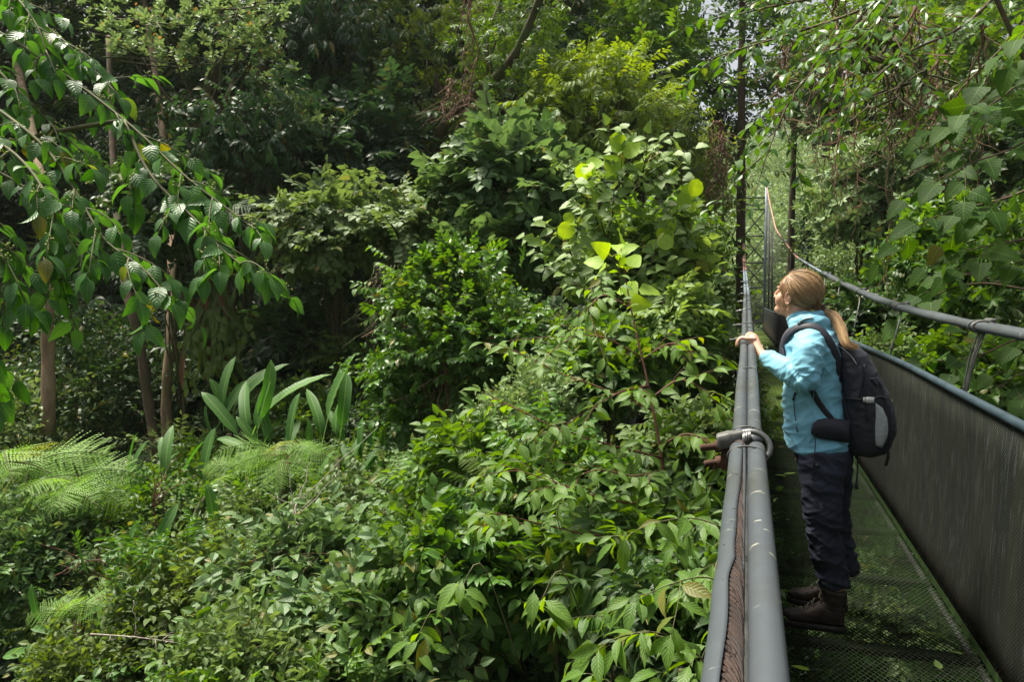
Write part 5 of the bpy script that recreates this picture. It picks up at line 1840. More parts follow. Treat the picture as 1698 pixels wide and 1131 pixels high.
finish('overhanging_branch', 'glossy dark-leaved branch hanging across the top above the tower', 'branch',
       [(mbL, 'foliage', [M['lf_gloss']], False), (mbS, 'twig', [M['bark']], True)], atD(1700, -60, 7.5))

# sapling in front of the centre bushes
M['sap_leaf'] = leafmat('sap_leaf', (.055, .125, .018), (.14, .235, .038), .40, .36, .40, .30, 30)
mbL = MB(); mbS = MB(); mbN = MB()
st = pth([(1107, 890, 5.3), (1098, 770, 5.4), (1075, 640, 5.6), (1048, 520, 5.8), (1028, 405, 6.0)], 40)
mbS.tube(st, np.linspace(.013, .004, 40), 7)
mbS.tube(pth([(1107, 890, 5.3), (1112, 1050, 5.2), (1118, 1200, 5.2)]), .022, 7)
for i, m_ in enumerate([
    [(1098, 760, 5.4), (1000, 735, 5.1), (900, 700, 5.0), (800, 650, 4.9)],
    [(1080, 680, 5.5), (1000, 645, 5.3), (930, 620, 5.2), (850, 580, 5.1)],
    [(1060, 590, 5.7), (1000, 560, 5.5), (950, 560, 5.4), (905, 590, 5.3)],
    [(1080, 660, 5.5), (1130, 630, 5.5), (1180, 660, 5.4), (1215, 715, 5.4)],
    [(1095, 740, 5.4), (1140, 720, 5.2), (1180, 740, 5.1), (1205, 770, 5.1)],
    [(1105, 840, 5.3), (1010, 830, 4.9), (920, 800, 4.7), (830, 770, 4.6)],
    [(1108, 880, 5.2), (1000, 890, 4.8), (900, 870, 4.6), (820, 850, 4.5)],
    [(1060, 600, 5.7), (1110, 570, 5.7), (1150, 585, 5.6)],
    [(1045, 510, 5.8), (1000, 490, 5.7), (970, 520, 5.6)],
    [(1075, 640, 5.6), (1030, 650, 5.3), (960, 690, 5.1), (900, 740, 5.0)],
    [(1100, 780, 5.4), (1050, 790, 5.0), (990, 780, 4.9), (940, 800, 4.8)]]):
    P = pth(m_, 24)
    leafy(mbL, mbS, P, L_LA_HI, .135, .060, 1400 + i, .008, .002, droop=.28, side=.9, norm=(-.1, -.45, 1))
    for j, q in enumerate(twigs(P, 5, .36, 1500 + i, down=.15, ang=.8, t0=.15)):
        leafy(mbL, mbS, q, L_LA_HI, .125, .052, 1600 + i * 20 + j, .003, .0015, droop=.32, norm=(-.1, -.45, 1))
for p in ((1028, 405), (1015, 425), (1040, 450), (1035, 500), (1050, 480), (1010, 440)):
    a = atD(*p, 6.0)
    for k in range(2):
        A = frame(r.normal(size=3) * np.array([1, .6, .5]) + np.array([0, 0, -.1]), (0, -.9, .6) + r.normal(size=3) * .3) * .17
        mbN.inst(L_CO_HI[k], A[None], a[None], np.array([.8]))
M['new_leaf'] = leafmat('new_leaf', (.20, .34, .03), (.32, .47, .06), .45, .4, .35)
finish('sapling', 'slender sapling with long slanting leaves and a thin reddish stem before the centre bushes', 'young tree',
       [(mbL, 'foliage', [M['sap_leaf']], True), (mbN, 'new_leaf', [M['new_leaf']], True), (mbS, 'stem', [M['twig_red'], ], True)], st[0])

# near leaves at the bottom beside the handrail
mbL = MB(); mbS = MB()
for i, m_ in enumerate([
    [(1230, 1180, 2.9), (1150, 1080, 2.9), (1090, 1050, 2.85), (1020, 1060, 2.8), (985, 1085, 2.8)],
    [(1240, 1010, 3.1), (1180, 960, 3.1), (1110, 970, 3.0), (1050, 1000, 3.0)],
    [(1220, 900, 3.6), (1190, 930, 3.5), (1185, 980, 3.4), (1200, 1040, 3.3)],
    [(1200, 1200, 2.8), (1130, 1150, 2.8), (1060, 1140, 2.7), (1000, 1150, 2.7)],
    [(1210, 880, 3.9), (1150, 860, 3.9), (1080, 870, 3.8), (1020, 900, 3.8)]]):
    P = pth(m_, 20)
    leafy(mbL, mbS, P, L_LA_HI, .15, .05, 1800 + i, .005, .0015, droop=.35, norm=(-.2, -.4, 1))
    for j, q in enumerate(twigs(P, 4, .22, 1850 + i, down=.3)):
        leafy(mbL, mbS, q, L_LA_HI, .13, .05, 1900 + i * 9 + j, .002, .001, droop=.4, norm=(-.2, -.4, 1))
finish('low_branch', 'closest ribbed leaves at the bottom edge beside the split handrail sleeve', 'branch',
       [(mbL, 'foliage', [M['sap_leaf']], True), (mbS, 'twig', [M['twig']], True)], atD(1230, 1180, 2.9))
mbL = MB(); mbS = MB()
for i, (cx, cy) in enumerate([(895, 1000), (760, 985), (690, 1060)]):
    c0 = atD(cx, cy, 3.9 + .2 * i)
    mbS.tube(smooth_curve([c0, c0 + np.array([.1, .1, .12]), c0 + np.array([.25, .3, -.5])], 10), .004, 5)
    for k in range(9):
        a = k * 2.4; d = np.array([math.cos(a), math.sin(a) * .7, -.35 + .2 * r.normal()])
        A = frame(d, (0, -.4, 1) + r.normal(size=3) * .2) * .17 * r.uniform(.75, 1.1)
        mbL.inst(L_LA_HI[k % 3], A[None], (c0 + r.normal(size=3) * .03)[None], np.array([r.random()]))
finish('low_branch', 'fans of drooping ribbed leaves before the dark hollow at the bottom centre', 'branch',
       [(mbL, 'foliage', [M['sap_leaf']], True), (mbS, 'twig', [M['twig']], True)], atD(900, 1150, 4.1))

# large round-leaved climber with lime new leaves
mbL = MB(); mbS = MB(); NCL = []
r = np.random.default_rng(8)
for i, m_ in enumerate([
    [(1030, 560, 9.3), (1000, 470, 9.3), (1010, 380, 9.2), (1035, 300, 9.1), (1045, 248, 9.0)],
    [(1090, 560, 9.2), (1110, 480, 9.2), (1120, 400, 9.2), (1135, 330, 9.1)],
    [(1000, 500, 9.2), (960, 450, 9.1), (940, 400, 9.0)],
    [(1010, 400, 9.3), (975, 340, 9.3), (975, 290, 9.2)],
    [(1060, 560, 9.0), (1070, 500, 9.0), (1080, 430, 9.0), (1090, 390, 9.0)],
    [(1035, 330, 9.1), (1060, 300, 9.0), (1072, 262, 9.0)]]):
    P = pth(m_, 24)
    leafy(mbL, mbS, P, L_CO_HI + L_OV_HI, .18, .050, 2000 + i, .02, .006, droop=.5, side=1.0, norm=(0, -.8, .8), start=.0)
    for j, q in enumerate(twigs(P, 14, .5, 2050 + i, down=.1, ang=1.0)):
        leafy(mbL, mbS, q, L_CO_HI + L_OV_HI, .16, .05, 2100 + i * 9 + j, .008, .003, droop=.5, side=1, norm=(0, -.8, .8), start=.4)
for (x, y, k) in [(1045, 240, 5), (1072, 262, 2), (970, 285, 4), (985, 270, 3), (945, 385, 3), (962, 380, 2), (1145, 325, 2), (1080, 400, 4), (1100, 392, 3), (1020, 278, 3), (1130, 350, 2), (1060, 235, 1)]:
    for q in range(k):
        mbN = MB(); NCL.append(mbN)
        A = frame((r.normal() * .8, r.normal() * .3, .7), (r.normal() * .4, -1, .5 + r.normal() * .5)) * .19 * r.uniform(.6, 1.1)
        mbN.inst(L_RO_HI[q % 3], A[None], (atD(x, y + 12, 8.9) + r.normal(size=3) * np.array([.08, .12, .06]))[None], np.array([r.random()]))
finish('round_leaf_climber', 'climbing plant with big dull round leaves tipped by bright lime new ones', 'climber',
       [(mbL, 'foliage', [M['lv_climber']], True), *[(q, 'new_leaf', [M['new_leaf']], True) for q in NCL], (mbS, 'stem', [M['bark_moss']], True)], atD(1050, 600, 9.3))


# ------------------------------------------------------------------ broad upright leaves (banana-like)
def bananaT(seed, tear=True):
    r = np.random.default_rng(seed)
    prof = lambda v: min(1, (v / .22)) ** .7 * min(1, (1 - v) / .22) ** .6
    T = leafT(16, prof, .115, .35, [.2, .45, .7, .35][seed % 4], .55, seed, .02, .0)
    V = T['v'].copy()
    V[:, 2] += .007 * np.sin(V[:, 1] * 46 + seed) * (np.abs(V[:, 0]) > .02)
    T['v'] = V
    return T


BT = [bananaT(i) for i in range(4)]
t = NT('broad_leaf')
a = t.n('Attribute', attribute_name='lf').outputs['Vector']; sp_ = t.n('SeparateXYZ', {'Vector': a}); u, v, rn = sp_.outputs
col = t.mix(t.math('MULTIPLY_ADD', rn, .8, .1), (.04, .12, .022), (.10, .22, .045))
au = t.math('ABSOLUTE', u)
rib = t.ramp(au, (.05, 1.), (.13, 0.))
line = t.math('SINE', t.math('MULTIPLY', v, 170.0))
col = t.mix(t.math('MULTIPLY', t.ramp(line, (.2, 0.), (1., 1.)), .12), col, (.16, .28, .07))
col = t.mix(t.math('MULTIPLY', rib, .6), col, (.22, .34, .10))
b = t.bsdf(col, .48, t.bump(line, .15, .01), **{'Specular IOR Level': .3})
tl = t.n('BsdfTranslucent', {'Color': t.n('HueSaturation', {'Color': col, 'Saturation': 1.2, 'Value': 1.8}).outputs[0]}).outputs[0]
M['broad_leaf'] = t.done(t.n('MixShader', {0: .35, 1: b, 2: tl}).outputs[0])


def broad(name, label, px, py, d, size, n, seed, tilt=.5, leaves=None, dead=0):
    r = np.random.default_rng(seed)
    d = d * .88
    py += 65
    c = atD(px, py, d)
    g_ = float(ground_z(c[0], c[1]))
    foot = np.array([c[0], c[1], min(g_, c[2] - .3)])
    o = tag(empty(name, foot), label, 'broad-leaved plant', 'plants with long broad paddle leaves')
    mb = MB(); mb.tube([foot, c + np.array([0, 0, .05])], [.06, .04], 8)
    s_ = mb.build('stem', [M['twig']], o); s_.location = -foot
    for k in range(n):
        if leaves:
            tx_, ty_, s2 = leaves[k]
            e = atD(tx_, ty_, d - .1 + .2 * r.random())
            dd = e - c; L = np.linalg.norm(dd) / 1.45
            A = frame(dd + np.array([0, 0, .25 * L]), (r.normal() * .7, -.65, .9)) * L
        else:
            a_ = k * 2.39996 + seed; el = r.uniform(tilt, 1.25)
            dd = np.array([math.cos(a_) * math.cos(el), math.sin(a_) * math.cos(el), math.sin(el)])
            A = frame(dd, np.array([0, -.7, .6]) - dd * .2 + r.normal(size=3) * .3) * size * r.uniform(.7, 1.1)
        c_b = c + r.normal(size=3) * np.array([.14, .14, .08])
        mb = MB(); mb.inst(BT[k % 4], A[None], c_b[None], np.array([r.random()]))
        l_ = mb.build('leaf', [M['broad_leaf']], o); l_.location = -foot


broad('paddle_leaf_plant', 'clump of arching paddle leaves left of the upright-leaved clump at mid slope', 430, 700, 12, .9, 9, 1,
      leaves=[(345, 665, 1), (352, 728, 1), (385, 650, 1), (430, 655, 1), (470, 700, 1), (490, 640, 1), (505, 615, 1), (415, 745, 1), (375, 690, 1)])
broad('paddle_leaf_plant', 'tall upright paddle leaves beside the left of the glossy bush', 560, 700, 11.5, .9, 7, 2,
      leaves=[(600, 612, 1), (580, 640, 1), (533, 668, 1), (556, 735, 1), (610, 690, 1), (520, 690, 1), (545, 655, 1)])
broad('paddle_leaf_plant', 'paddle leaves below the upright clump, split at the edges', 560, 790, 10.5, .7, 4, 3, leaves=[(590, 800, 1), (565, 745, 1), (540, 770, 1), (600, 760, 1)])
broad('paddle_leaf_plant', 'upright paddle leaves right of the pale fern at the left', 300, 770, 11.5, .8, 6, 4,
      leaves=[(310, 702, 1), (292, 720, 1), (298, 820, 1), (250, 790, 1), (340, 740, 1), (270, 740, 1)])
broad('paddle_leaf_plant', 'small paddle-leaved plant with a reddish withered leaf near the pale fern', 215, 780, 12, .6, 5, 5, leaves=[(210, 738, 1), (240, 760, 1), (180, 790, 1), (225, 740, 1), (262, 765, 1)])
broad('paddle_leaf_plant', 'glossy paddle leaves left of the mossy stump foot', 410, 880, 9.5, .6, 4, 6, leaves=[(400, 828, 1), (420, 850, 1), (440, 900, 1), (380, 890, 1)])
broad('paddle_leaf_plant', 'low arching paddle leaves at the left beside the dark bare ground', 150, 1000, 7.5, .6, 5, 7, leaves=[(35, 1085, 1), (80, 1050, 1), (170, 960, 1), (200, 990, 1), (110, 985, 1)])
broad('paddle_leaf_plant', 'paddle leaves among the yellowish tangle of red stems', 200, 900, 8.8, .5, 5, 8, leaves=[(140, 860, 1), (245, 870, 1), (270, 905, 1), (165, 930, 1), (215, 850, 1)])

broad('paddle_leaf_plant', 'small paddle-leaved plant between the two large clumps', 475, 720, 11.8, .6, 6, 9, leaves=[(450, 690, 1), (500, 680, 1), (515, 715, 1), (440, 735, 1), (480, 665, 1), (525, 745, 1)])
broad('paddle_leaf_plant', 'dim paddle leaves in the shade at the foot of the glossy bush', 620, 735, 11, .6, 5, 10, leaves=[(600, 700, 1), (640, 705, 1), (590, 740, 1), (655, 735, 1), (618, 690, 1)])
broad('paddle_leaf_plant', 'dim arching paddle leaves behind the larger left clump', 380, 660, 13, .6, 6, 11, leaves=[(340, 630, 1), (375, 615, 1), (410, 620, 1), (430, 640, 1), (350, 665, 1), (455, 610, 1)])


# ------------------------------------------------------------------ ferns
def frondT(seed, npin=22, width=.40, fine=True):
    r = np.random.default_rng(seed)
    V = []; F = []; LF = []
    def cur(v): return np.array([0, v, .22 * math.sin(v * PI * .55) - .50 * v ** 2.2])
    for i in range(npin):
        v = .08 + .9 * i / npin
        p = cur(v); tn = unit(cur(v + .01) - p)
        L = width * (math.sin(PI * min(1, v * 1.05 + .06)) ** .75) * r.uniform(.9, 1.08)
        for s_ in (-1, 1):
            dr_ = r.uniform(.0, .30); sw = r.normal() * .10
            d = unit(np.array([s_ * 1.0, .38 + sw, 0]) @ np.array([[1, 0, 0], tn, [0, 0, 1]]) + np.array([0, 0, -.05 - dr_]))
            nq = 11 if fine else 6
            b_ = unit(tn)
            for j in range(nq):
                a0 = (j + .15) / nq; a1 = (j + .85) / nq
                w = .026 * (1 - a0 * .6) * r.uniform(.7, 1.2) * (1.25 if j % 2 else 1)
                P0 = p + d * L * a0 + np.array([0, 0, -.10 * L * a0 ** 2]); P1 = p + d * L * a1 + np.array([0, 0, -.10 * L * a1 ** 2])
                n = len(V)
                V += [P0, P0 + b_ * w + d * .012 - np.array([0, 0, .006]), P1, P0 - b_ * w + d * .012 - np.array([0, 0, .006])]
                LF += [(0, v, .5)] * 4
                F.append((n, n + 3, n + 2, n + 1))
    mb = MB()
    mb.raw(V, [i for f in F for i in f], [4] * len(F), 0, np.array(LF, float))
    mb.tube([cur(v) for v in np.linspace(-.0, 1, 12)], np.linspace(.009, .002, 12), 4, mi=1, caps=False)
    return mb.template()


FR = [frondT(i) for i in range(3)]


def fern(name, label, px, py, d, size, n, seed, pal, el=(.1, .6), az=None, group='tree ferns and large ferns', norm=None):
    d = d * .9 if d < 12.5 else d
    r = np.random.default_rng(seed)
    c = atD(px, py, d); g_ = float(ground_z(c[0], c[1])); foot = np.array([c[0], c[1], min(g_, c[2] - .3)])
    o = tag(empty(name, foot), label, 'fern', group)
    mb = MB(); limb(mb, foot, c - np.array([0, 0, .10]), .06, .045, seed, 8, 10, .05)
    s_ = mb.build('trunk', [M['bark_moss']], o); s_.location = -foot
    for k in range(n):
        a_ = (k * 2.39996 + seed) if az is None else math.radians(az[k % len(az)]) + r.normal() * .1
        e = r.uniform(*el)
        dd = np.array([math.cos(a_) * math.cos(e), math.sin(a_) * math.cos(e), math.sin(e)])
        A = frame(dd, np.array([r.normal() * .25, -.55, .8])) * size * r.uniform(.8, 1.1)
        c_b = c + r.normal(size=3) * np.array([.10, .10, .10]) * size
        mb = MB(); mb.inst(FR[k % 3], A[None], c_b[None], np.array([r.random()]))
        l_ = mb.build('frond', [M['lf_' + pal], M['twig']], o, smooth=False); l_.location = -foot


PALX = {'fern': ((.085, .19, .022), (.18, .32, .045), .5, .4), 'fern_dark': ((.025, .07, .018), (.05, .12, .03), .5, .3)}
for k_, (a, b, ro, tr) in PALX.items(): M['lf_' + k_] = leafmat('leaf_' + k_, a, b, ro, tr, vein=0)
fern('tree_fern', 'lime green tree fern glowing at the middle of the left slope', 475, 750, 9.3, .58, 11, 3, 'fern', (-.35, .35), az=(-95, -60, -30, -125, -150, -75, 0, 175, -110, -45, 60))
fern('tree_fern', 'pale spreading tree fern at the left edge', 50, 770, 10.5, 1.1, 11, 5, 'fern', (-.3, .35), az=(-95, -60, -30, -125, -10, -75, 10, 175, -110, -45, 30))
fern('tree_fern', 'pale fern right of the left-edge tree fern', 140, 800, 10, .85, 9, 7, 'fern', (-.3, .3), az=(-95, -60, -30, -125, -150, -75, 0, -20))
fern('tree_fern', 'dull fern at the left edge above the blue-green bush', 30, 850, 10.5, .9, 7, 17, 'fern', (.1, .5))
fern('tree_fern', 'shaded tree fern with fronds hanging behind the pointed-leaf branch', 375, 365, 13, 1.15, 9, 9, 'fern_dark', (-.1, .4))
fern('tree_fern', 'dark tree fern between the leftmost trunks', 210, 770, 13, .8, 7, 11, 'fern_dark', (.1, .5))
fern('fern', 'small ladder fern at the lower left under the paddle leaves', 130, 1010, 7.4, .42, 6, 13, 'fern', (.1, .5))
fern('fern', 'small fern right of the lime tree fern', 400, 790, 10.6, .55, 7, 14, 'fern', (.1, .6))
fern('fern', 'little yellow fern among the centre bushes', 810, 790, 6.4, .25, 6, 15, 'lime', (.1, .6))


# ------------------------------------------------------------------ bare trunks
def trunk(name, label, pts, rad, mat, seed, cat='tree', group=None, twigs_=0, crown=None):
    P = smooth_curve([atD(*p) for p in pts], 34)
    foot = P[0].copy()
    o = tag(empty(name, foot), label, cat, group)
    mb = MB()
    rr = np.interp(np.linspace(0, 1, 34), np.linspace(0, 1, len(rad)), rad)
    rr = rr * (1 + .07 * np.sin(np.arange(34) * 1.9 + seed))
    mb.tube(P, rr, 12)
    s_ = mb.build('trunk', [M[mat]], o); s_.location = -foot
    if crown:
        (px, py, d, rx, rz, pal, sp, sz, nl, ns) = crown
        c = atD(px, py, d)
        mb, lc = crown_mb(c, (rx * d / FPX, rx * d / FPX, rz * d / FPX), nl, ns, min(rx, rz) * .4 * d / FPX, sz, sp, seed)
        c_ = mb.build('crown', [M['lf_' + pal], M['twig']], o, smooth=False); c_.location = -foot
    return o


trunk('tree', 'tall straight bare trunk at the left, pale bark, under the branch tips', [(80, 720, 12.4), (80, 600, 12.4), (78, 500, 12.4), (82, 420, 13), (60, 250, 16), (20, 60, 19), (10, -60, 20)], [.11, .09, .085, .08], 'bark_pale', 1,
      group='bare trunks at the left', crown=(10, -60, 20, 130, 60, 'dark', 'ov', .4, 12, 24))
trunk('tree', 'pale mottled trunk right of the leaning one, standing clear to its foot', [(277, 745, 13.5), (276, 650, 13.5), (282, 560, 13.6), (284, 470, 14), (284, 380, 15), (268, 200, 17.5), (240, 0, 20), (230, -100, 21)], [.09, .08, .08, .08, .07, .06], 'bark_pale', 2,
      group='bare trunks at the left')
trunk('tree', 'dim leaning trunk between the two pale trunks', [(262, 760, 12.8), (245, 660, 12.8), (230, 560, 12.8), (208, 470, 13), (190, 300, 14), (180, 60, 15)], [.085, .075, .07, .05], 'bark', 3, group='bare trunks at the left')
trunk('tree', 'tall dark straight trunk rising left of the tower', [(1228, 520, 26), (1228, 400, 26), (1229, 250, 26), (1230, 100, 26), (1232, -60, 26)], [.16, .14, .12, .10], 'bark', 4,
      crown=(1225, 60, 26, 70, 90, 'dark', 'ov_lo', .6, 12, 22))
trunk('tree', 'dark shaggy trunk right of the tower', [(1312, 560, 30), (1312, 400, 30), (1315, 280, 30), (1320, 100, 30)], [.14, .12, .10], 'bark_moss', 5, crown=(1320, 120, 30, 60, 70, 'dark', 'ov_lo', .6, 10, 22))
trunk('mossy_stump', 'short crooked stump furred with yellow moss on the left slope', [(328, 960, 9), (322, 900, 9), (330, 850, 9), (345, 822, 9)], [.06, .05, .055, .03], 'bark_moss', 6, cat='stump')
trunk('mossy_tree', 'slanting dark mossy trunk in the upper centre', [(700, 420, 18), (720, 250, 17), (760, 180, 16.5), (840, 110, 16), (890, 10, 15.6), (920, -80, 15)], [.12, .11, .10, .08, .07], 'bark_moss', 7)
trunk('mossy_tree', 'upright mossy trunk hung with fibres under the rosette layers', [(345, 470, 16), (350, 330, 16), (345, 200, 16), (355, 100, 16)], [.2, .17, .16, .12], 'bark_moss', 8)
trunk('mossy_tree', 'second upright mossy trunk right of the fibre-hung one', [(470, 500, 17), (455, 330, 17), (440, 200, 17), (430, 60, 17)], [.16, .14, .13, .1], 'bark_moss', 9)


# ------------------------------------------------------------------ hanging roots and vines
def wander(a, b, n, amp, r):
    t_ = np.linspace(0, 1, n)[:, None]
    P = a + (b - a) * t_
    st_ = np.cumsum(r.normal(size=(n, 3)) * amp * np.array([1, 1, .3]), 0)
    st_ -= st_[0] + (st_[-1] - st_[0]) * t_
    return P + st_


def roots(name, label, px, py0, py1, d, spread, n, rad, mat, seed, group='hanging roots and vines', frizz=0):
    r = np.random.default_rng(seed)
    top = atD(px, py0, d); o = tag(empty(name, top), label, 'vine', group)
    mb = MB()
    for k in range(n):
        x = px + r.normal() * spread; y1 = py1 + r.normal() * (py1 - py0) * .12
        if n == 1: x = px
        a = atD(px + (x - px) * .4, py0, d + r.normal() * .2); b_ = atD(x, y1, d + r.normal() * .3)
        P = wander(a, b_, 26, rad * 1.6 + .008, r)
        mb.tube(P, np.linspace(rad, rad * .35, 26) * r.uniform(.6, 1.2), 5)
        for f in range(frizz):
            i = int(r.integers(2, 25)); q = P[i]
            dd = np.array([r.normal(), r.normal(), -.9]) * r.uniform(.08, .3)
            mb.tube(wander(q, q + dd, 7, .012, r), rad * .28, 3)
    c_ = mb.build('strand', [M[mat]], o); c_.location = -top


roots('dangling_roots', 'rusty tangle of dead roots dangling from the top centre', 772, -40, 190, 12, 7, 4, .014, 'rust_root', 1, frizz=22)
roots('dangling_roots', 'thin rusty twig cluster left of the dangling dead roots', 745, 130, 190, 12, 8, 6, .010, 'rust_root', 2, frizz=8)
rr_ = np.random.default_rng(77)
rt_lab = ['straight pale vine above the rounded bush', 'kinked brown root beside the pale vine', 'thick shaggy root hanging at the upper right, darkest of the vines',
          'thin root just right of the tower trees', 'curling vine left of the heart-shaped leaves', 'frayed rusty root high at the upper right',
          'long thin vine dropping to the cable behind the woman', 'pale twisting root near the right edge', 'short frayed root under the overhanging branch',
          'mossy root between the two shaggy ones', 'fine reddish root over the rounded pale bush', 'loose brown strand near the right bush top', 'dark swinging vine above the bright right bush',
          'wispy brown root close to the top edge right of centre']
for k, (px, y0, y1, d, sp2, n, rad, mt, fz) in enumerate([
    (1462, 120, 480, 8, 3, 2, .010, 'root', 3), (1395, 60, 330, 9, 6, 3, .012, 'rust_root', 10), (1440, 20, 170, 8, 6, 3, .035, 'bark_moss', 22),
    (1352, 90, 300, 10, 5, 3, .010, 'root', 8), (1582, 150, 300, 8, 8, 4, .012, 'root', 6), (1520, 10, 210, 8, 10, 4, .015, 'rust_root', 22),
    (1384, 150, 420, 10, 2, 1, .007, 'root', 0), (1640, 30, 330, 7, 10, 3, .012, 'root', 6), (1300, 60, 190, 9, 8, 3, .012, 'rust_root', 14),
    (1480, 60, 260, 8.5, 8, 4, .018, 'bark_moss', 14), (1415, 160, 370, 8.5, 5, 3, .008, 'rust_root', 10), (1560, 100, 260, 9, 10, 4, .012, 'root', 8), (1605, 200, 420, 7.5, 5, 2, .010, 'bark', 4),
    (1375, -20, 120, 8, 12, 4, .012, 'rust_root', 16)]):
    roots('hanging_root', rt_lab[k], px, y0, y1, d, sp2, n, rad, mt, 30 + k, frizz=fz)
roots('hanging_root', 'brown fibres hanging under the glossy bush skirt', 735, 600, 760, 9.0, 30, 14, .008, 'root', 60, frizz=4)
roots('hanging_root', 'yellow mossy strands left of the glossy bush', 640, 440, 560, 11, 36, 12, .012, 'bark_moss', 61, frizz=8)
roots('hanging_root', 'brown roots hanging in the dark above the pale bare trunk', 370, 160, 400, 15, 60, 16, .016, 'root', 62, frizz=6)
roots('hanging_root', 'reddish dead tangle beside the trunk left of the tower', 1190, 200, 330, 16, 14, 8, .02, 'rust_root', 63, frizz=16)

# epiphyte with strap leaves hanging down
mbL = MB(); mbD = MB()
r = np.random.default_rng(12)
L_ST = [leafT(7, strap, .055, .3, .3, 0, i) for i in range(3)]
for k in range(90):
    c0 = atD(355 + r.normal() * 14, 500 + r.normal() * 34, 12.8)
    A = frame((r.normal() * .4, -.3 + r.normal() * .2, -1), (0, -1, .4)) * r.uniform(.5, .95)
    (mbD if k % 4 == 0 else mbL).inst(L_ST[k % 3], A[None], c0[None], np.array([r.random()]))
for k in range(26):
    c0 = atD(355 + r.normal() * 40, 560 + r.normal() * 40, 12.6)
    A = frame((r.normal() * .4, -.2, -1), (0, -1, .4)) * r.uniform(.15, .3)
    for q in range(5): mbL.inst(L_OV[q % 3], (frame((r.normal() * .6, -.3, -1), (r.normal() * .3, -1, .4)) * .16)[None], (c0 + r.normal(size=3) * .08)[None], np.array([.9]))
finish('hanging_epiphyte', 'drooping clump of strap leaves with dead brown ones behind the branch tips', 'epiphyte',
       [(mbL, 'foliage', [M['lf_olive']], False), (mbD, 'dead_leaf', [M['lf_brown']], False)], atD(355, 440, 12.8))

# bare twigs
for (lb, pts_, mt, sd, rad) in [('bare white forked twig sticking up from the silvery bush', [(478, 885, 6.3), (490, 850, 6.3), (494, 828, 6.3)], 'dead', 1, .008),
                            ('thin pale fallen stick across the lower left bushes', [(150, 1052, 5.6), (230, 1058, 5.6), (300, 1068, 5.6)], 'dead', 2, .006),
                            ('red thin stems spreading over the lower left tangle', [(200, 1000, 8), (180, 940, 8), (150, 930, 8), (110, 945, 8)], 'twig_red', 3, .010),
                            ('red upright stems beside the mossy stump', [(260, 880, 8.6), (255, 820, 8.6), (275, 790, 8.6)], 'twig_red', 4, .010),
                            ('brown dead twig tangle left of the glossy bush', [(600, 560, 9.6), (640, 540, 9.5), (690, 545, 9.4)], 'root', 5, .010),
                            ('dry brown sticks matted over the silvery bush', [(380, 950, 6), (450, 920, 6), (520, 925, 6)], 'root', 6, .006)]:
    r = np.random.default_rng(sd + 50)
    mb = MB(); P = pth(pts_, 14); mb.tube(P, np.linspace(rad, rad * .4, 14), 5)
    for j in range(16):
        q = P[int(r.integers(2, 14))]; dd = unit(P[-1] - P[0]) * .5 + r.normal(size=3) * .6 + np.array([0, 0, .2])
        W = wander(q, q + dd * r.uniform(.1, .45) * rad / .008, 9, .012, r); mb.tube(W, np.linspace(rad * .5, rad * .2, 9), 4)
    o = tag(mb.build('bare_twig', [M[mt]], origin=P[0]), lb, 'twig', 'bare twigs among the bushes')

# ------------------------------------------------------------------ fallen leaves on the deck
for k, (px, py, s_, mt, lb, dead) in enumerate([
    (1300, 788, .11, 'lf_lime', 'yellow leaves lying on the deck left of the woman\'s knees', 3), (1346, 1112, .075, 'new_leaf', 'small yellow leaf on the deck at the bottom edge', 1),
    (1560, 1112, .07, 'lf_olive', 'curled dull leaf on the deck at the lower right', 1), (1290, 742, .07, 'lf_brown', 'dark curled leaf on the deck just past the shackle', 2),
    (1278, 675, .06, 'lf_brown', 'brown leaf on the deck beyond the woman', 1), (1268, 600, .05, 'lf_brown', 'tiny brown leaves on the far green deck', 3), (1600, 1085, .06, 'lf_olive', 'green leaf at the foot of the netting', 1)]):
    p = atZ(px, py, .008)
    mb = MB(); r = np.random.default_rng(k)
    for q in range(dead):
        a_ = r.uniform(0, 6.28)
        T = leafT(6, ovate, .24, .25, -.15, .1, q)
        mb.inst(T, (frame((math.cos(a_), math.sin(a_), 0), (0, 0, 1)) * s_)[None], (p + np.array([r.normal() * .03, r.normal() * .05, .003]) * (q > 0))[None], np.array([.7]))
    tag(mb.build('fallen_leaf', [M[mt]], origin=p), lb, 'fallen leaf', 'leaves dropped on the deck')
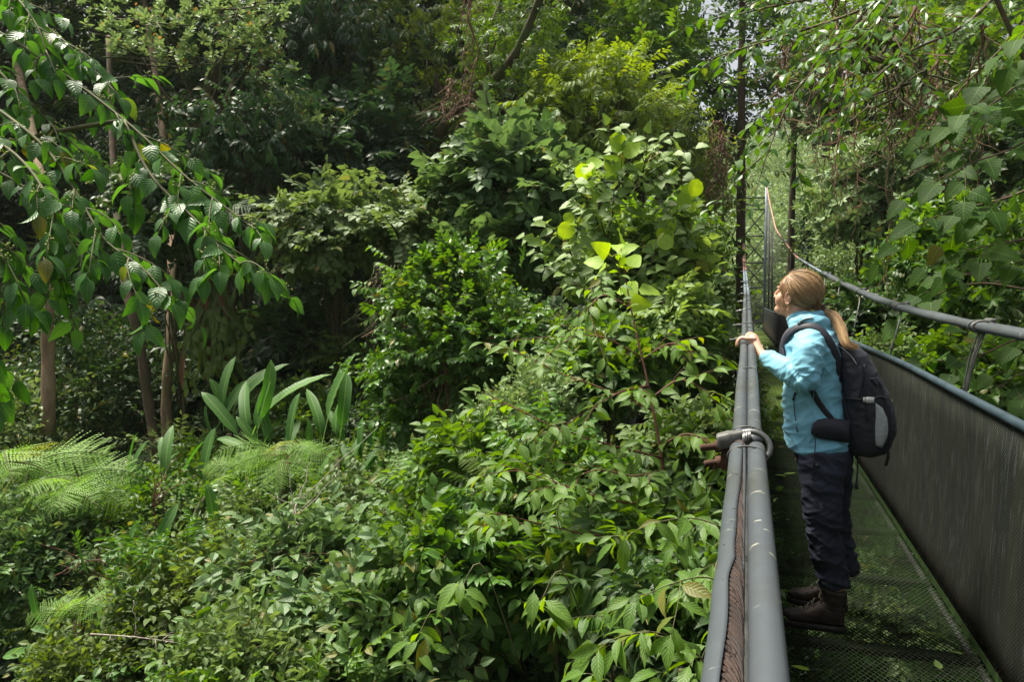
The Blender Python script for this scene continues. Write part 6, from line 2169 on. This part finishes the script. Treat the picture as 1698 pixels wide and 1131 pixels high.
# ------------------------------------------------------------------ damp forest air
allv = [o.matrix_world for o in SC.objects]
zmin = float(gz.min()) - 1.5
mb = MB(); mb.box((0, 30, (zmin + 75) / 2), (430, 430, (75 - zmin) / 2))
hz = bpy.data.materials.new('damp_air'); hz.use_nodes = True
hz.node_tree.nodes.clear()
ho = hz.node_tree.nodes.new('ShaderNodeOutputMaterial'); hv = hz.node_tree.nodes.new('ShaderNodeVolumePrincipled')
hv.inputs['Color'].default_value = (.86, .92, .95, 1); hv.inputs['Density'].default_value = HAZE; hv.inputs['Anisotropy'].default_value = .2
hz.node_tree.links.new(hv.outputs[0], ho.inputs['Volume'])
tag(mb.build('haze', [hz], smooth=False), 'thin damp haze in the forest air', 'haze', kind='stuff')

# ------------------------------------------------------------------ light
SUN_EL, SUN_AZ = math.radians(66), math.radians(-75)   # azimuth from +Y towards +X
w = bpy.data.worlds.new('World'); SC.world = w; w.use_nodes = True
nt = w.node_tree; bg = nt.nodes['Background']
sky = nt.nodes.new('ShaderNodeTexSky'); sky.sky_type = 'NISHITA'; sky.sun_disc = False
sky.sun_elevation = SUN_EL; sky.sun_rotation = SUN_AZ; sky.dust_density = 4; sky.air_density = 1.0
hs = nt.nodes.new('ShaderNodeHueSaturation'); hs.inputs['Saturation'].default_value = .30
nt.links.new(sky.outputs[0], hs.inputs['Color']); nt.links.new(hs.outputs[0], bg.inputs[0])
bg.inputs[1].default_value = .075
ld = bpy.data.lights.new('sun', 'SUN'); ld.energy = 4.8; ld.angle = math.radians(17); ld.color = (1, .94, .80)
lo = bpy.data.objects.new('sun', ld); COL.objects.link(lo)
dirv = Vector((math.sin(SUN_AZ) * math.cos(SUN_EL), math.cos(SUN_AZ) * math.cos(SUN_EL), math.sin(SUN_EL)))
lo.rotation_euler = dirv.to_track_quat('Z', 'Y').to_euler(); lo.location = (0, 0, 40)
SC.view_settings.view_transform = 'Standard'; SC.view_settings.look = 'None'
SC.view_settings.exposure = 1.17; SC.view_settings.gamma = 1.0
SC.cycles.max_bounces = 6; SC.cycles.diffuse_bounces = 3; SC.cycles.glossy_bounces = 2; SC.cycles.transmission_bounces = 3
SC.cycles.transparent_max_bounces = 8
SC.cycles.use_denoising = True
print('script time', round(time.time() - T0, 1), 'polys', sum(len(o.data.polygons) for o in SC.objects if o.type == 'MESH'))
